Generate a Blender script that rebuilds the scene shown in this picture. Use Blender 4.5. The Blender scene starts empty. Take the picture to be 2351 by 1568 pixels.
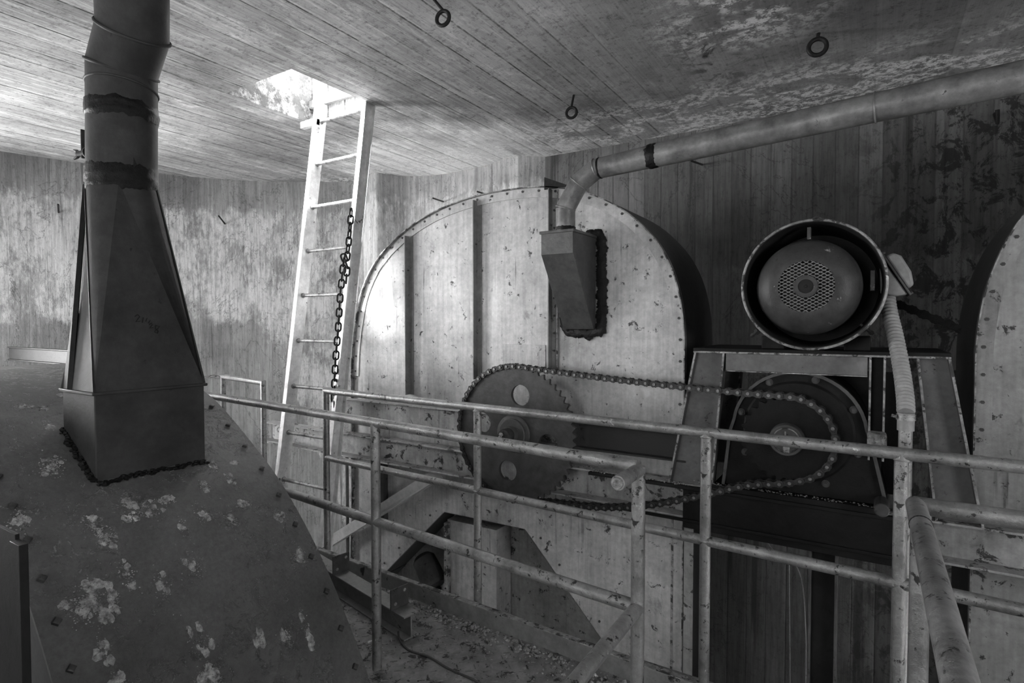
import bpy, bmesh, math, random
from mathutils import Vector, Matrix, noise
random.seed(7)
S = bpy.context.scene
COL = S.collection
PI = math.pi
# ------------------------------------------------------------------ camera
FPX, W_, H_ = 1310.0, 2351.0, 1568.0
YAW = math.radians(32.2); PITCH = math.atan(39 / FPX)
CAM = Vector((0, 0, 1.49))
cd = bpy.data.cameras.new('camera'); cam = bpy.data.objects.new('camera', cd); COL.objects.link(cam)
cam.location = CAM; cam.rotation_euler = (PI / 2 - PITCH, 0, YAW)
cd.sensor_fit = 'HORIZONTAL'; cd.sensor_width = 36; cd.lens = 36 * FPX / W_; cd.clip_start = 0.02
S.camera = cam
# ------------------------------------------------------------------ colour management, world, lights
S.view_settings.view_transform = 'Standard'; S.view_settings.look = 'None'
S.view_settings.gamma = 1; S.view_settings.use_curve_mapping = False
S.view_settings.exposure = 0.68
w = bpy.data.worlds.new('overcast_sky'); S.world = w; w.use_nodes = True
w.node_tree.nodes['Background'].inputs[0].default_value = (1, 1, 1, 1)
w.node_tree.nodes['Background'].inputs[1].default_value = 3.0
def aim(o, d): o.rotation_euler = Vector(d).to_track_quat('-Z', 'Y').to_euler()
def area(name, loc, d, sx, sy, e, portal=False):
    l = bpy.data.lights.new(name, 'AREA'); l.shape = 'RECTANGLE'; l.size = sx; l.size_y = sy; l.energy = e
    o = bpy.data.objects.new(name, l); COL.objects.link(o); o.location = loc; aim(o, d)
    if portal: l.cycles.is_portal = True
    return o
sl = bpy.data.lights.new('sun', 'SUN'); sl.energy = 130; sl.angle = math.radians(0.6)
so = bpy.data.objects.new('sun', sl); COL.objects.link(so); so.location = (-4, 2, 6); aim(so, (0.108, 0.356, -1.0))
area('hatch_sky', (-3.45, 2.69, 3.66), (0, 0, -1), 0.7, 0.7, 10)
area('window_daylight_left', (-6.76, 0.55, 1.5), (1, 0.38, -0.12), 1.2, 1.25, 140)
area('window_daylight_corner', (-5.6, -1.35, 1.5), (0.75, 0.8, 0.0), 1.2, 1.3, 26)
area('window_daylight_right', (2.95, 0.4, 1.55), (-1, 0.25, 0.0), 1.1, 1.2, 30)
area('added_low_fill', (2.9, 3.86, -1.0), (-1, 0.04, -0.1), 2.4, 0.35, 90)  # added fill for the dark lower rear wall; no opening here
area('window_daylight_back', (-1.2, -2.35, 1.6), (0, 1, 0.05), 1.4, 1.2, 8)

# ------------------------------------------------------------------ pixel -> point on a real plane
_F0 = Vector((-math.sin(YAW), math.cos(YAW), 0)); _R = Vector((math.cos(YAW), math.sin(YAW), 0)); _U0 = Vector((0, 0, 1))
_F = math.cos(PITCH) * _F0 - math.sin(PITCH) * _U0; _U = math.cos(PITCH) * _U0 + math.sin(PITCH) * _F0
def P(x, y, ax, v):
    d = _F + _R * ((x - W_ / 2) / FPX) - _U * ((y - H_ / 2) / FPX)
    i = 'XYZ'.index(ax)
    return CAM + d * ((v - CAM[i]) / d[i])
def PY(x, y, v): return P(x, y, 'Y', v)
def PZ(x, y, v): return P(x, y, 'Z', v)

# ------------------------------------------------------------------ materials
class NT:
    def __init__(s, name):
        s.m = bpy.data.materials.new(name); s.m.use_nodes = True; s.t = s.m.node_tree
        s.n = s.t.nodes; s.b = s.n['Principled BSDF']
    def new(s, k, **kw):
        nd = s.n.new(k)
        for a, v in kw.items(): setattr(nd, a, v)
        return nd
    def L(s, a, b): s.t.links.new(a, b)
    def put(s, sock, v):
        if hasattr(v, 'is_output'): s.L(v, sock)
        else: sock.default_value = v
    def math(s, op, a, b=0.0, clamp=False):
        n = s.new('ShaderNodeMath', operation=op); n.use_clamp = clamp
        s.put(n.inputs[0], a); s.put(n.inputs[1], b); return n.outputs[0]
    def vec(s, scale=(1, 1, 1), loc=(0, 0, 0), src='Object'):
        c = s.new('ShaderNodeTexCoord'); m = s.new('ShaderNodeMapping'); s.L(c.outputs[src], m.inputs[0])
        m.inputs['Scale'].default_value = scale; m.inputs['Location'].default_value = loc
        return m.outputs[0]
    def noise(s, v, scale, detail=6, rough=0.6, dist=0.0):
        n = s.new('ShaderNodeTexNoise'); s.L(v, n.inputs['Vector']); n.inputs['Scale'].default_value = scale
        n.inputs['Detail'].default_value = detail; n.inputs['Roughness'].default_value = rough
        n.inputs['Distortion'].default_value = dist; return n.outputs[0]
    def rng(s, v, a, b, c=0.0, d=1.0, smooth=True):
        n = s.new('ShaderNodeMapRange', interpolation_type='SMOOTHSTEP' if smooth else 'LINEAR')
        s.put(n.inputs[0], v)
        for i, q in enumerate((a, b, c, d)): n.inputs[i + 1].default_value = q
        return n.outputs[0]
    def mix(s, f, a, b):
        n = s.new('ShaderNodeMix', data_type='FLOAT'); s.put(n.inputs[0], f); s.put(n.inputs[2], a); s.put(n.inputs[3], b)
        return n.outputs[0]
    def done(s, val, rough=0.6, metal=0.0, bump=None, bs=0.3, bd=0.01):
        c = s.new('ShaderNodeCombineColor')
        for i in range(3): s.put(c.inputs[i], val)
        s.L(c.outputs[0], s.b.inputs['Base Color'])
        s.put(s.b.inputs['Roughness'], rough); s.put(s.b.inputs['Metallic'], metal)
        if bump is not None:
            b = s.new('ShaderNodeBump'); b.inputs['Strength'].default_value = bs; b.inputs['Distance'].default_value = bd
            s.L(bump, b.inputs['Height']); s.L(b.outputs[0], s.b.inputs['Normal'])
        return s.m

def paint(name, base, var=0.35, rough=0.5, metal=0.0, dark=0.02, darkamt=0.46, light=None, lightamt=0.7,
          scale=6.0, streak=0.0, bump=0.25, fleck=30.0):
    """worn sheet-metal paint: cloudy tone, dark rust specks, pale chips, optional vertical runs"""
    t = NT(name); v = t.vec(src='Object')
    big = t.noise(v, scale, 8, 0.65); fine = t.noise(v, fleck, 8, 0.7)
    val = t.math('MULTIPLY', t.rng(big, 0.25, 0.75, 1 - var, 1 + var, False), base)
    val = t.math('MULTIPLY', val, t.rng(fine, 0.3, 0.7, 0.82, 1.18, False))
    if streak:
        sv = t.vec((26, 26, 1.1)); st = t.noise(sv, 1.6, 5, 0.6)
        val = t.math('MULTIPLY', val, t.rng(st, 0.32, 0.62, 1 - streak, 1.08))
        dr = t.noise(t.vec((34, 34, 1.3), (3, 3, 9)), 1.0, 4, 0.5); fade = t.noise(t.vec((1, 1, 1), (4, 0, 1)), 2.0, 4, 0.6)
        val = t.math('MULTIPLY', val, t.mix(t.rng(fade, 0.45, 0.62), 1.0, t.rng(dr, 0.60, 0.72, 1, 0.35)))
        bl = t.noise(t.vec((1, 1, .7), (9, 2, 4)), 5.0, 10, 0.75, 0.5)
        val = t.math('MULTIPLY', val, t.rng(bl, 0.58, 0.70, 1, 0.62))
    d1 = t.noise(v, fleck * 0.45, 10, 0.72, 0.4)
    dm = t.rng(d1, darkamt - 0.12, darkamt - 0.07, 1, 0)
    val = t.mix(dm, val, dark)
    if light is not None:
        lv = t.vec((1, 1, 1), (7.3, 2.1, 5.5)); l1 = t.noise(lv, fleck * 0.4, 12, 0.75, 0.3)
        lm = t.rng(l1, lightamt - 0.02, lightamt + 0.05, 0, 1)
        val = t.mix(lm, val, light)
    if base < .09: t.b.inputs['Specular IOR Level'].default_value = .18 if base < .03 else .35
    return t.done(val, rough, metal, t.math('ADD', fine, t.math('MULTIPLY', big, 1.5)), bump * 1.6, 0.004)

M = {}
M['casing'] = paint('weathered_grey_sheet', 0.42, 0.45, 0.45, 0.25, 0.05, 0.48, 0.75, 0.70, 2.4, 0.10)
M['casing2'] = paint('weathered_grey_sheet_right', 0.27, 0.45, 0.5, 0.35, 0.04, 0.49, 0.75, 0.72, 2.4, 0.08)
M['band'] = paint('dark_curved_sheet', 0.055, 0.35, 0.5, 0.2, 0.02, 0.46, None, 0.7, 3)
M['angle'] = paint('grey_angle_iron', 0.22, 0.35, 0.5, 0.3, 0.03, 0.47, 0.6, 0.70, 6)
M['beam'] = paint('pale_painted_beam', 0.34, 0.45, 0.55, 0.1, 0.04, 0.52, 0.6, 0.7, 5, 0.1)
def hood_mat():
    t = NT('dark_scuffed_hood_sheet'); v = t.vec()
    a = t.noise(v, 3.0, 8, .65); f = t.noise(v, 60, 8, .75)
    val = t.math('MULTIPLY', .10, t.rng(a, .3, .7, .65, 1.4, False)); val = t.math('MULTIPLY', val, t.rng(f, .3, .7, .75, 1.3, False))
    sc = t.noise(t.vec((1, 9, 1), (2, 3, 1)), 2.2, 9, .8, 1.5); val = t.mix(t.rng(sc, .60, .68, 0, .35), val, .16)
    msk = t.noise(t.vec((1, 1, 1), (4, 4, 0)), 2.6, 3, .5, .3); cr = t.noise(t.vec((1, 1, 1), (1, 7, 2)), 17, 6, .7, 1.2)
    ridge = t.math('ABSOLUTE', t.math('SUBTRACT', cr, .56))
    ring = t.math('MULTIPLY', t.rng(ridge, .0, .035, 1, 0), t.rng(msk, .44, .54))
    brk = t.noise(v, 90, 6, .8); ring = t.math('MULTIPLY', ring, t.rng(brk, .46, .56))
    val = t.mix(ring, val, .42)
    core = t.math('MULTIPLY', t.rng(cr, .60, .70), t.rng(msk, .44, .54)); val = t.mix(t.math('MULTIPLY', core, t.rng(brk, .45, .6)), val, .30)
    dk = t.noise(t.vec((1, 1, 1), (8, 1, 5)), 7, 9, .75, .8); val = t.mix(t.rng(dk, .62, .70, 0, .9), val, .012)
    return t.done(val, .5, .1, t.math('ADD', f, t.math('MULTIPLY', t.math('ADD', ring, core), 2.0)), .8, .004)
M['hood'] = hood_mat()
M['duct'] = paint('dull_galvanised_duct', 0.032, 0.7, 0.62, 0.0, 0.012, 0.44, 0.2, 0.74, 5)
M['galv'] = paint('galvanised_pipe', 0.18, 0.7, 0.42, 0.3, 0.03, 0.45, 0.5, 0.68, 9)
M['chute'] = paint('spangled_galvanised_chute', 0.10, 0.35, 0.38, 0.45, 0.03, 0.40, 0.4, 0.66, 12)
M['rail'] = paint('worn_painted_pipe', 0.27, 0.6, 0.34, 0.5, 0.035, 0.495, 0.7, 0.63, 9, 0.0, 0.4, 75)
M['ladder'] = paint('pale_ladder_steel', 0.70, 0.25, 0.42, 0.2, 0.05, 0.46, 0.8, 0.7, 8)
M['rung'] = paint('rusty_ladder_rung', 0.28, 0.5, 0.5, 0.3, 0.05, 0.52, 0.7, 0.62, 25)
M['grease'] = paint('greasy_black_steel', 0.011, 0.5, 0.55, 0.0, 0.006, 0.46, 0.25, 0.73, 7)
M['greasebeam'] = paint('grimy_dark_beam', 0.05, 0.6, 0.5, 0.1, 0.01, 0.50, 0.3, 0.72, 5)
M['frame'] = paint('dark_grey_machine_paint', 0.075, 0.4, 0.5, 0.1, 0.02, 0.47, 0.5, 0.71, 6)
M['edge'] = paint('worn_bright_edge', 0.27, 0.8, 0.45, 0.3, 0.04, 0.56, 0.7, 0.64, 25)
M['sprocket'] = paint('dark_cast_sprocket', 0.065, 0.5, 0.45, 0.3, 0.02, 0.40, 0.3, 0.77, 8)
M['chain'] = paint('oily_roller_chain', 0.05, 0.4, 0.32, 0.7, 0.012, 0.46, 0.35, 0.70, 30)
M['pin'] = paint('bright_chain_pin', 0.2, 0.3, 0.35, 0.8, 0.1, 0.4, None, 0.7, 30)
M['motor'] = paint('dull_motor_enamel', 0.045, 0.5, 0.45, 0.1, 0.02, 0.46, 0.4, 0.63, 8)
M['motorin'] = paint('dark_inner_motor', 0.02, 0.4, 0.6, 0.1, 0.01, 0.4, None, 0.7, 8)  # near-black tone for the shroud, end bell and fan disc
M['leg'] = paint('grey_table_leg_sheet', 0.135, 0.4, 0.5, 0.1, 0.02, 0.47, 0.5, 0.71, 6)
M['conduit'] = paint('grey_flexible_conduit', 0.27, 0.2, 0.55, 0.1, 0.1, 0.42, None, 0.7, 14)
M['bolt'] = paint('dark_bolt', 0.07, 0.3, 0.45, 0.4, 0.02, 0.4, None, 0.7, 20)
M['tar'] = paint('black_tar', 0.008, 0.5, 0.35, 0.0, 0.003, 0.45, None, 0.7, 14, 0, 0.8)
M['black'] = paint('black_iron', 0.02, 0.4, 0.5, 0.3, 0.01, 0.4, None, 0.7, 14)
M['debris'] = paint('gravel_and_droppings', 0.20, 0.9, 0.9, 0.0, 0.03, 0.5, 0.5, 0.60, 40)
M['droppings'] = paint('pale_droppings', 0.30, 0.9, 0.9, 0.0, 0.1, 0.5, 0.7, 0.6, 60)
M['wood'] = paint('splintered_wood_end', 0.25, 0.9, 0.8, 0, 0.05, 0.5, 0.6, 0.6, 60)
M['beamB'] = paint('pale_beam_shaded_grimy_end', 0.34, 0.5, 0.55, 0.1, 0.04, 0.52, 0.6, 0.7, 5, 0.1)
def shade_grime_end(m, x0, x1, dark):
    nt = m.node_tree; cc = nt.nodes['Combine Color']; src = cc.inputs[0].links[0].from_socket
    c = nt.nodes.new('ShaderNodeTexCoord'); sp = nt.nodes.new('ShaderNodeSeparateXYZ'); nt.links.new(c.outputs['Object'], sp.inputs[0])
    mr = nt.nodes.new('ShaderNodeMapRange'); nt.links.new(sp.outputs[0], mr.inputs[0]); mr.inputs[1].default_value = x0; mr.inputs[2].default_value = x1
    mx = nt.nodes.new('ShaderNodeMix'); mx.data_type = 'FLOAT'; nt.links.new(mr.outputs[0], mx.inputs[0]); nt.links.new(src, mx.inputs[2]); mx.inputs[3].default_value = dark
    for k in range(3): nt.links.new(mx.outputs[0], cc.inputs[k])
shade_grime_end(M['beamB'], .35, .75, .03)  # shade of the recess, along with drive grime, painted into the right end
M['brace'] = paint('pale_flat_brace', 0.42, 0.2, 0.5, 0.1, 0.1, 0.44, None, 0.7, 6)

def ceiling_mat():
    t = NT('board_marked_concrete_ceiling'); c = t.new('ShaderNodeTexCoord'); sp = t.new('ShaderNodeSeparateXYZ'); t.L(c.outputs['Object'], sp.inputs[0])
    x, y = sp.outputs[0], sp.outputs[1]
    wob = t.math('MULTIPLY', t.math('SUBTRACT', t.noise(t.vec((1, .25, 1)), 1.5, 3), 0.5), 0.02)
    u = t.math('DIVIDE', t.math('ADD', x, wob), 0.19)
    fl = t.math('FLOOR', u); fr = t.math('FRACT', u)
    wn = t.new('ShaderNodeTexWhiteNoise', noise_dimensions='1D'); t.L(fl, wn.inputs['W'])
    seam = t.math('MINIMUM', fr, t.math('SUBTRACT', 1, fr))
    crumble = t.noise(t.vec((1, 1, 1)), 9, 8, 0.75)
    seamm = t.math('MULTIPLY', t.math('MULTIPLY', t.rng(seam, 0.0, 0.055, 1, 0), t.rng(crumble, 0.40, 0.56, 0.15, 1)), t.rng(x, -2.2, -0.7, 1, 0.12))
    grain = t.noise(t.vec((30, 0.7, 1)), 1.6, 10, 0.75, 0.3)
    wn2 = t.new('ShaderNodeTexWhiteNoise', noise_dimensions='1D'); t.L(t.math('ADD', t.math('ROUND', u), 0.37), wn2.inputs['W'])
    seamm = t.math('MULTIPLY', seamm, t.rng(wn2.outputs[0], 0.15, 0.75, 0.12, 1.0))
    cloud = t.noise(t.vec(), 1.1, 7, 0.6)
    pores = t.noise(t.vec(), 28, 10, 0.8)
    val = t.math('MULTIPLY', 0.30, t.rng(wn.outputs[0], 0, 1, 0.86, 1.14, False))
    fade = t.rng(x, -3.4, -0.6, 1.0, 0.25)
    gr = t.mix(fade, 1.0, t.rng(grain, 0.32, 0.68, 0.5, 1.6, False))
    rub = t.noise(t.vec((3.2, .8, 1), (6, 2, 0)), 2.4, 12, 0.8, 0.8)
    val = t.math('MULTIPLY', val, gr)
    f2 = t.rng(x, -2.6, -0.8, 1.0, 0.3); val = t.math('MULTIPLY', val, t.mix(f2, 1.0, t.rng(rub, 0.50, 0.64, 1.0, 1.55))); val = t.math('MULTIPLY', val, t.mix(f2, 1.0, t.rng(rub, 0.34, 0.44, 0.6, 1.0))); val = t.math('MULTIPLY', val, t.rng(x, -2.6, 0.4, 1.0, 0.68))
    val = t.math('MULTIPLY', val, t.rng(cloud, 0.3, 0.7, 0.62, 1.45, False))
    val = t.math('MULTIPLY', val, t.rng(pores, 0.36, 0.5, 0.5, 1.05))
    val = t.mix(t.math('MULTIPLY', seamm, 0.85), val, 0.015)
    # lime bloom along the damp edge of the slab and round a leak
    near = t.rng(y, 3.7, 4.4, 0, 1)
    blob = t.noise(t.vec((1, 1.5, 1), (3, 0, 0)), 2.2, 4, 0.6, 0.6)
    flake = t.noise(t.vec(), 20, 12, 0.8)
    v2 = t.new('ShaderNodeVectorMath', operation='DISTANCE'); t.L(t.vec((1, 1, 0)), v2.inputs[0]); v2.inputs[1].default_value = LEAK
    leak = t.rng(v2.outputs[1], 0.10, 0.60, 1, 0)
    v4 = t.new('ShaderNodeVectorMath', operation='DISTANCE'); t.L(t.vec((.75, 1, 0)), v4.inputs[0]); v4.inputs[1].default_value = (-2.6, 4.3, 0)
    pale = t.rng(t.math('ADD', v4.outputs[1], t.math('MULTIPLY', t.math('SUBTRACT', t.noise(t.vec((2, 1, 1)), 2.0, 8, .7), .5), 1.6)), 0.35, 1.15, 0.75, 0)  # reflected sun glow near the rear wall, painted into the slab colour
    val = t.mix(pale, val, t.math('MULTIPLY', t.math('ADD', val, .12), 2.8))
    bm = t.math('MULTIPLY', t.math('MAXIMUM', near, leak), t.rng(blob, 0.43, 0.53, 0, 1))
    bm = t.math('MULTIPLY', bm, t.rng(flake, 0.46, 0.54, 0.0, 1))
    val = t.mix(bm, val, 0.8)
    v3 = t.new('ShaderNodeVectorMath', operation='DISTANCE'); t.L(t.vec((1.6, .7, 0)), v3.inputs[0]); v3.inputs[1].default_value = (CRK[0] * 1.6, CRK[1] * .7, 0)
    dk = t.math('MULTIPLY', t.rng(v3.outputs[1], 0.1, 0.5, 1, 0), t.rng(t.noise(t.vec(), 5, 8, 0.7, 1), 0.48, 0.62, 0, 1))
    val = t.mix(dk, val, 0.03)
    h = t.math('SUBTRACT', t.math('MULTIPLY', grain, 0.4), t.math('MULTIPLY', seamm, 1.2))
    h = t.math('ADD', h, t.math('MULTIPLY', pores, 0.4))
    h = t.math('ADD', h, t.math('MULTIPLY', wn.outputs[0], 0.25))
    return t.done(val, 0.9, 0, h, 0.75, 0.012)

def wall_mat(name, base, paintlo, painthi, flaky, boards=1.0, speck=0.0):
    """vertical board marks; a zone of flaking limewash between two ragged heights"""
    t = NT(name); c = t.new('ShaderNodeTexCoord'); sp = t.new('ShaderNodeSeparateXYZ'); t.L(c.outputs['UV'], sp.inputs[0])
    u0, z = sp.outputs[0], sp.outputs[1]
    def uv(sc, loc=(0, 0, 0)): return t.vec(sc, loc, 'UV')
    u = t.math('DIVIDE', u0, 0.145); fl = t.math('FLOOR', u); fr = t.math('FRACT', u)
    wn = t.new('ShaderNodeTexWhiteNoise', noise_dimensions='1D'); t.L(fl, wn.inputs['W'])
    seam = t.rng(t.math('MINIMUM', fr, t.math('SUBTRACT', 1, fr)), 0.0, 0.055, 1, 0)
    runs = t.noise(uv((14, 0.55, 1)), 1.5, 8, 0.65, 0.2)
    cloud = t.noise(uv((1, 1, 1)), 1.2, 6, 0.6)
    pores = t.noise(uv((1, .55, 1)), 34, 10, 0.8)
    val = t.math('MULTIPLY', base, t.rng(wn.outputs[0], 0, 1, 1 - .28 * boards, 1 + .30 * boards, False))
    val = t.math('MULTIPLY', val, t.rng(cloud, 0.3, 0.7, 0.65, 1.35, False))
    val = t.math('MULTIPLY', val, t.rng(runs, 0.3, 0.7, 0.84, 1.16, False))
    edge = t.math('MULTIPLY', t.math('SUBTRACT', t.noise(uv((3, 1.2, 1)), 3.0, 9, 0.7), 0.5), 0.55)
    zz = t.math('ADD', z, edge)
    zl = t.math('ADD', zz, t.rng(u0, 2.6, 4.2, 0, LOWEXT if 'left' in name else 0))
    zone = t.math('MULTIPLY', t.rng(zl, paintlo, paintlo + .1, 0, 1), t.rng(zz, painthi - .12, painthi, 1, 0))
    fk = t.math('ADD', t.math('MULTIPLY', t.noise(uv((2.6, .6, 1)), 12, 12, 0.85), .5), t.math('MULTIPLY', t.noise(uv((1.4, .8, 1)), 2.5, 8, 0.7), .5))
    val = t.mix(t.math('MULTIPLY', zone, t.rng(fk, 0.43, 0.54, 0.0, 1)), val, flaky)
    val = t.math('MULTIPLY', val, t.rng(pores, 0.32, 0.5, 0.62, 1.0))
    ck = t.noise(uv((1, .6, 1), (1, 5, 0)), 1.3, 10, 0.62, 0.5); val = t.mix(t.rng(t.math('ABSOLUTE', t.math('SUBTRACT', ck, .5)), 0.0, 0.0045, 0.7, 0), val, base * .25)
    st2 = t.noise(uv((22, 1.2, 1), (3, 0, 0)), 1.5, 8, .7); val = t.math('MULTIPLY', val, t.rng(st2, .35, .6, .72, 1.1))
    # tall dark damp runs
    damp = t.noise(uv((5, 0.22, 1), (2.3, .4, 0)), 1.3, 5, 0.6)
    val = t.mix(t.rng(damp, 0.60, 0.68, 0, 0.75), val, base * 0.28)
    if speck:
        sk = t.noise(uv((1, .8, 1), (5, 1, 0)), 9, 10, 0.75, 0.6)
        val = t.mix(t.math('MULTIPLY', t.rng(u0, SPK[0], SPK[1], 0, 1), t.rng(sk, 0.50, 0.56, 0, speck)), val, 0.01)
    val = t.mix(t.math('MULTIPLY', seam, 0.45 * boards), val, base * .3)
    h = t.math('SUBTRACT', t.math('ADD', t.math('MULTIPLY', pores, 0.9), t.math('MULTIPLY', wn.outputs[0], 0.5 * boards)), t.math('MULTIPLY', seam, 0.6 * boards))
    h = t.math('ADD', h, t.math('MULTIPLY', fk, t.math('MULTIPLY', zone, 0.5)))
    return t.done(val, 0.9, 0, h, 0.7, 0.012)

LOWEXT = 3.0
ZC = 3.09                                   # underside of the roof slab
LEAK = PZ(1690, 40, ZC); LEAK = (LEAK.x, LEAK.y, 0)
CRK = PZ(1640, 130, ZC)
M['floor'] = paint('gritty_tread_plate', 0.17, 0.7, 0.7, 0.1, 0.02, 0.52, 0.5, 0.62, 7, 0, 0.5, 30)
M['conc'] = paint('plain_concrete', 0.25, 0.3, 0.9, 0, 0.1, 0.4, None, .7, 3)
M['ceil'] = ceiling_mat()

# ------------------------------------------------------------------ mesh helpers
WL = {}                                     # world location of every placed object
def tag(o, label=None, cat=None, group=None, kind=None):
    if label: o['label'] = label
    if cat: o['category'] = cat
    if group: o['group'] = group
    if kind: o['kind'] = kind
    return o
def thing(name, label, cat, loc, group=None):
    o = bpy.data.objects.new(name, None); COL.objects.link(o); o.empty_display_size = .1
    o.location = loc; WL[o.name] = Vector(loc); return tag(o, label, cat, group)
def basis(d):
    d = Vector(d).normalized(); a = Vector((0, 0, 1)) if abs(d.z) < .9 else Vector((1, 0, 0))
    u = d.cross(a).normalized(); return u, d.cross(u).normalized(), d
class B:
    def __init__(s): s.v = []; s.f = []
    def add(s, vs, fs):
        n = len(s.v); s.v += [Vector(q) for q in vs]; s.f += [tuple(n + i for i in f) for f in fs]; return s
    def box(s, a, b):
        x0, y0, z0 = (min(a[i], b[i]) for i in range(3)); x1, y1, z1 = (max(a[i], b[i]) for i in range(3))
        return s.add([(x0, y0, z0), (x1, y0, z0), (x1, y1, z0), (x0, y1, z0), (x0, y0, z1), (x1, y0, z1), (x1, y1, z1), (x0, y1, z1)],
                     [(0, 3, 2, 1), (4, 5, 6, 7), (0, 1, 5, 4), (1, 2, 6, 5), (2, 3, 7, 6), (3, 0, 4, 7)])
    def hexa(s, a, b):                      # two quads joined
        return s.add(list(a) + list(b), [(3, 2, 1, 0), (4, 5, 6, 7), (0, 1, 5, 4), (1, 2, 6, 5), (2, 3, 7, 6), (3, 0, 4, 7)])
    def bar(s, p, q, w, h, up=(0, 0, 1)):   # rectangular bar from p to q
        p, q = Vector(p), Vector(q); d = (q - p).normalized(); u = d.cross(Vector(up))
        if u.length < 1e-4: u = d.cross(Vector((1, 0, 0)))
        u.normalize(); v = u.cross(d).normalized(); u = u * w / 2; v = v * h / 2
        return s.hexa([p - u - v, p + u - v, p + u + v, p - u + v], [q - u - v, q + u - v, q + u + v, q - u + v])
    def prism(s, poly, y0, y1):             # polygon in XZ extruded along Y (ear-clipped by bmesh later)
        n = len(poly)
        return s.add([(x, y0, z) for x, z in poly] + [(x, y1, z) for x, z in poly],
                     [tuple(range(n)), tuple(range(2 * n - 1, n - 1, -1))] + [(i, n + i, n + (i + 1) % n, (i + 1) % n) for i in range(n)])
    def tube(s, pts, r, seg=16, cap=True, closed=False):
        pts = [Vector(p) for p in pts]; n = len(pts); rr = r if isinstance(r, (list, tuple)) else [r] * n
        t0 = (pts[1] - pts[0]).normalized(); u, v, _ = basis(t0); rings = []; base = len(s.v); prev = t0
        for i, p in enumerate(pts):
            if closed: t = (pts[(i + 1) % n] - pts[i - 1]).normalized()
            elif i == 0: t = t0
            elif i == n - 1: t = (pts[-1] - pts[-2]).normalized()
            else:
                a = (pts[i] - pts[i - 1]).normalized(); b = (pts[i + 1] - pts[i]).normalized(); t = (a + b).normalized()
            q = prev.rotation_difference(t); u = q @ u; v = q @ v; prev = t
            k = 1.0; kd = None
            if 0 < i < n - 1 and not closed:
                b = (pts[i + 1] - pts[i]).normalized(); c = max(.5, t.dot(b))
                kd = (b - t * t.dot(b)); k = 1 / c
            for j in range(seg):
                an = 2 * PI * j / seg; o = u * math.cos(an) + v * math.sin(an)
                if kd is not None and kd.length > 1e-4:
                    kn = kd.normalized(); o = o + kn * o.dot(kn) * (k - 1)
                s.v.append(p + o * rr[i])
        m = n if closed else n - 1
        for i in range(m):
            for j in range(seg):
                a = base + i * seg + j; b = base + i * seg + (j + 1) % seg; i2 = (i + 1) % n
                c = base + i2 * seg + (j + 1) % seg; d = base + i2 * seg + j
                s.f.append((a, b, c, d))
        if cap and not closed:
            s.f.append(tuple(base + j for j in range(seg))[::-1]); s.f.append(tuple(base + (n - 1) * seg + j for j in range(seg)))
        return s
    def cyl(s, p, q, r, seg=20, r2=None): return s.tube([p, q], [r, r if r2 is None else r2], seg)
    def hexnut(s, p, d, r, h): p = Vector(p); return s.tube([p, p + Vector(d).normalized() * h], r, 6)
    def lathe(s, prof, c, ax, seg=48, closed=False):
        """prof: (radius, distance along axis)"""
        u, v, d = basis(ax); c = Vector(c); base = len(s.v); n = len(prof)
        for r, h in prof:
            for j in range(seg):
                an = 2 * PI * j / seg; s.v.append(c + d * h + (u * math.cos(an) + v * math.sin(an)) * r)
        for i in range(n if closed else n - 1):
            for j in range(seg):
                i2 = (i + 1) % n
                s.f.append((base + i * seg + j, base + i * seg + (j + 1) % seg, base + i2 * seg + (j + 1) % seg, base + i2 * seg + j))
        return s
    def torus(s, c, ax, R, r, seg=32, ms=10):
        u, v, _ = basis(ax); c = Vector(c)
        return s.tube([c + (u * math.cos(2 * PI * i / seg) + v * math.sin(2 * PI * i / seg)) * R for i in range(seg)], r, ms, closed=True)
    def strip(s, pts, y0, y1, th):          # curved sheet: XZ polyline extruded in Y with thickness towards inside
        n = len(pts); P3 = [Vector((x, 0, z)) for x, z in pts]; nr = []
        for i in range(n):
            a = P3[max(i - 1, 0)]; b = P3[min(i + 1, n - 1)]; t = (b - a).normalized(); nr.append(Vector((t.z, 0, -t.x)))
        base = len(s.v)
        for i in range(n):
            for off in (0, th):
                for y in (y0, y1):
                    q = P3[i] + nr[i] * off; s.v.append(Vector((q.x, y, q.z)))
        for i in range(n - 1):
            a = base + 4 * i; b = a + 4
            s.f += [(a, a + 1, b + 1, b), (a + 2, b + 2, b + 3, a + 3), (a, b, b + 2, a + 2), (a + 1, a + 3, b + 3, b + 1)]
        e = base + 4 * (n - 1); s.f += [(base, base + 2, base + 3, base + 1), (e, e + 1, e + 3, e + 2)]
        return s
    def chan(s, p, q, w, h, t=.008, up=(0, 0, 1), kind='I'):
        """rolled section: I, C (open towards +u) or L, running p->q; w across, h along up"""
        p, q = Vector(p), Vector(q); d = (q - p).normalized(); u = d.cross(Vector(up)).normalized(); v = u.cross(d).normalized()
        o = lambda a, b: a * u + b * v
        s.bar(p + o(0, h / 2 - t / 2), q + o(0, h / 2 - t / 2), w, t, up) if kind != 'L' else None
        s.bar(p + o(0, -h / 2 + t / 2), q + o(0, -h / 2 + t / 2), w, t, up)
        ux = 0 if kind == 'I' else -w / 2 + t / 2
        s.bar(p + o(ux, 0), q + o(ux, 0), t, h - (2 * t if kind != 'L' else 0), up)
        return s
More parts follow.
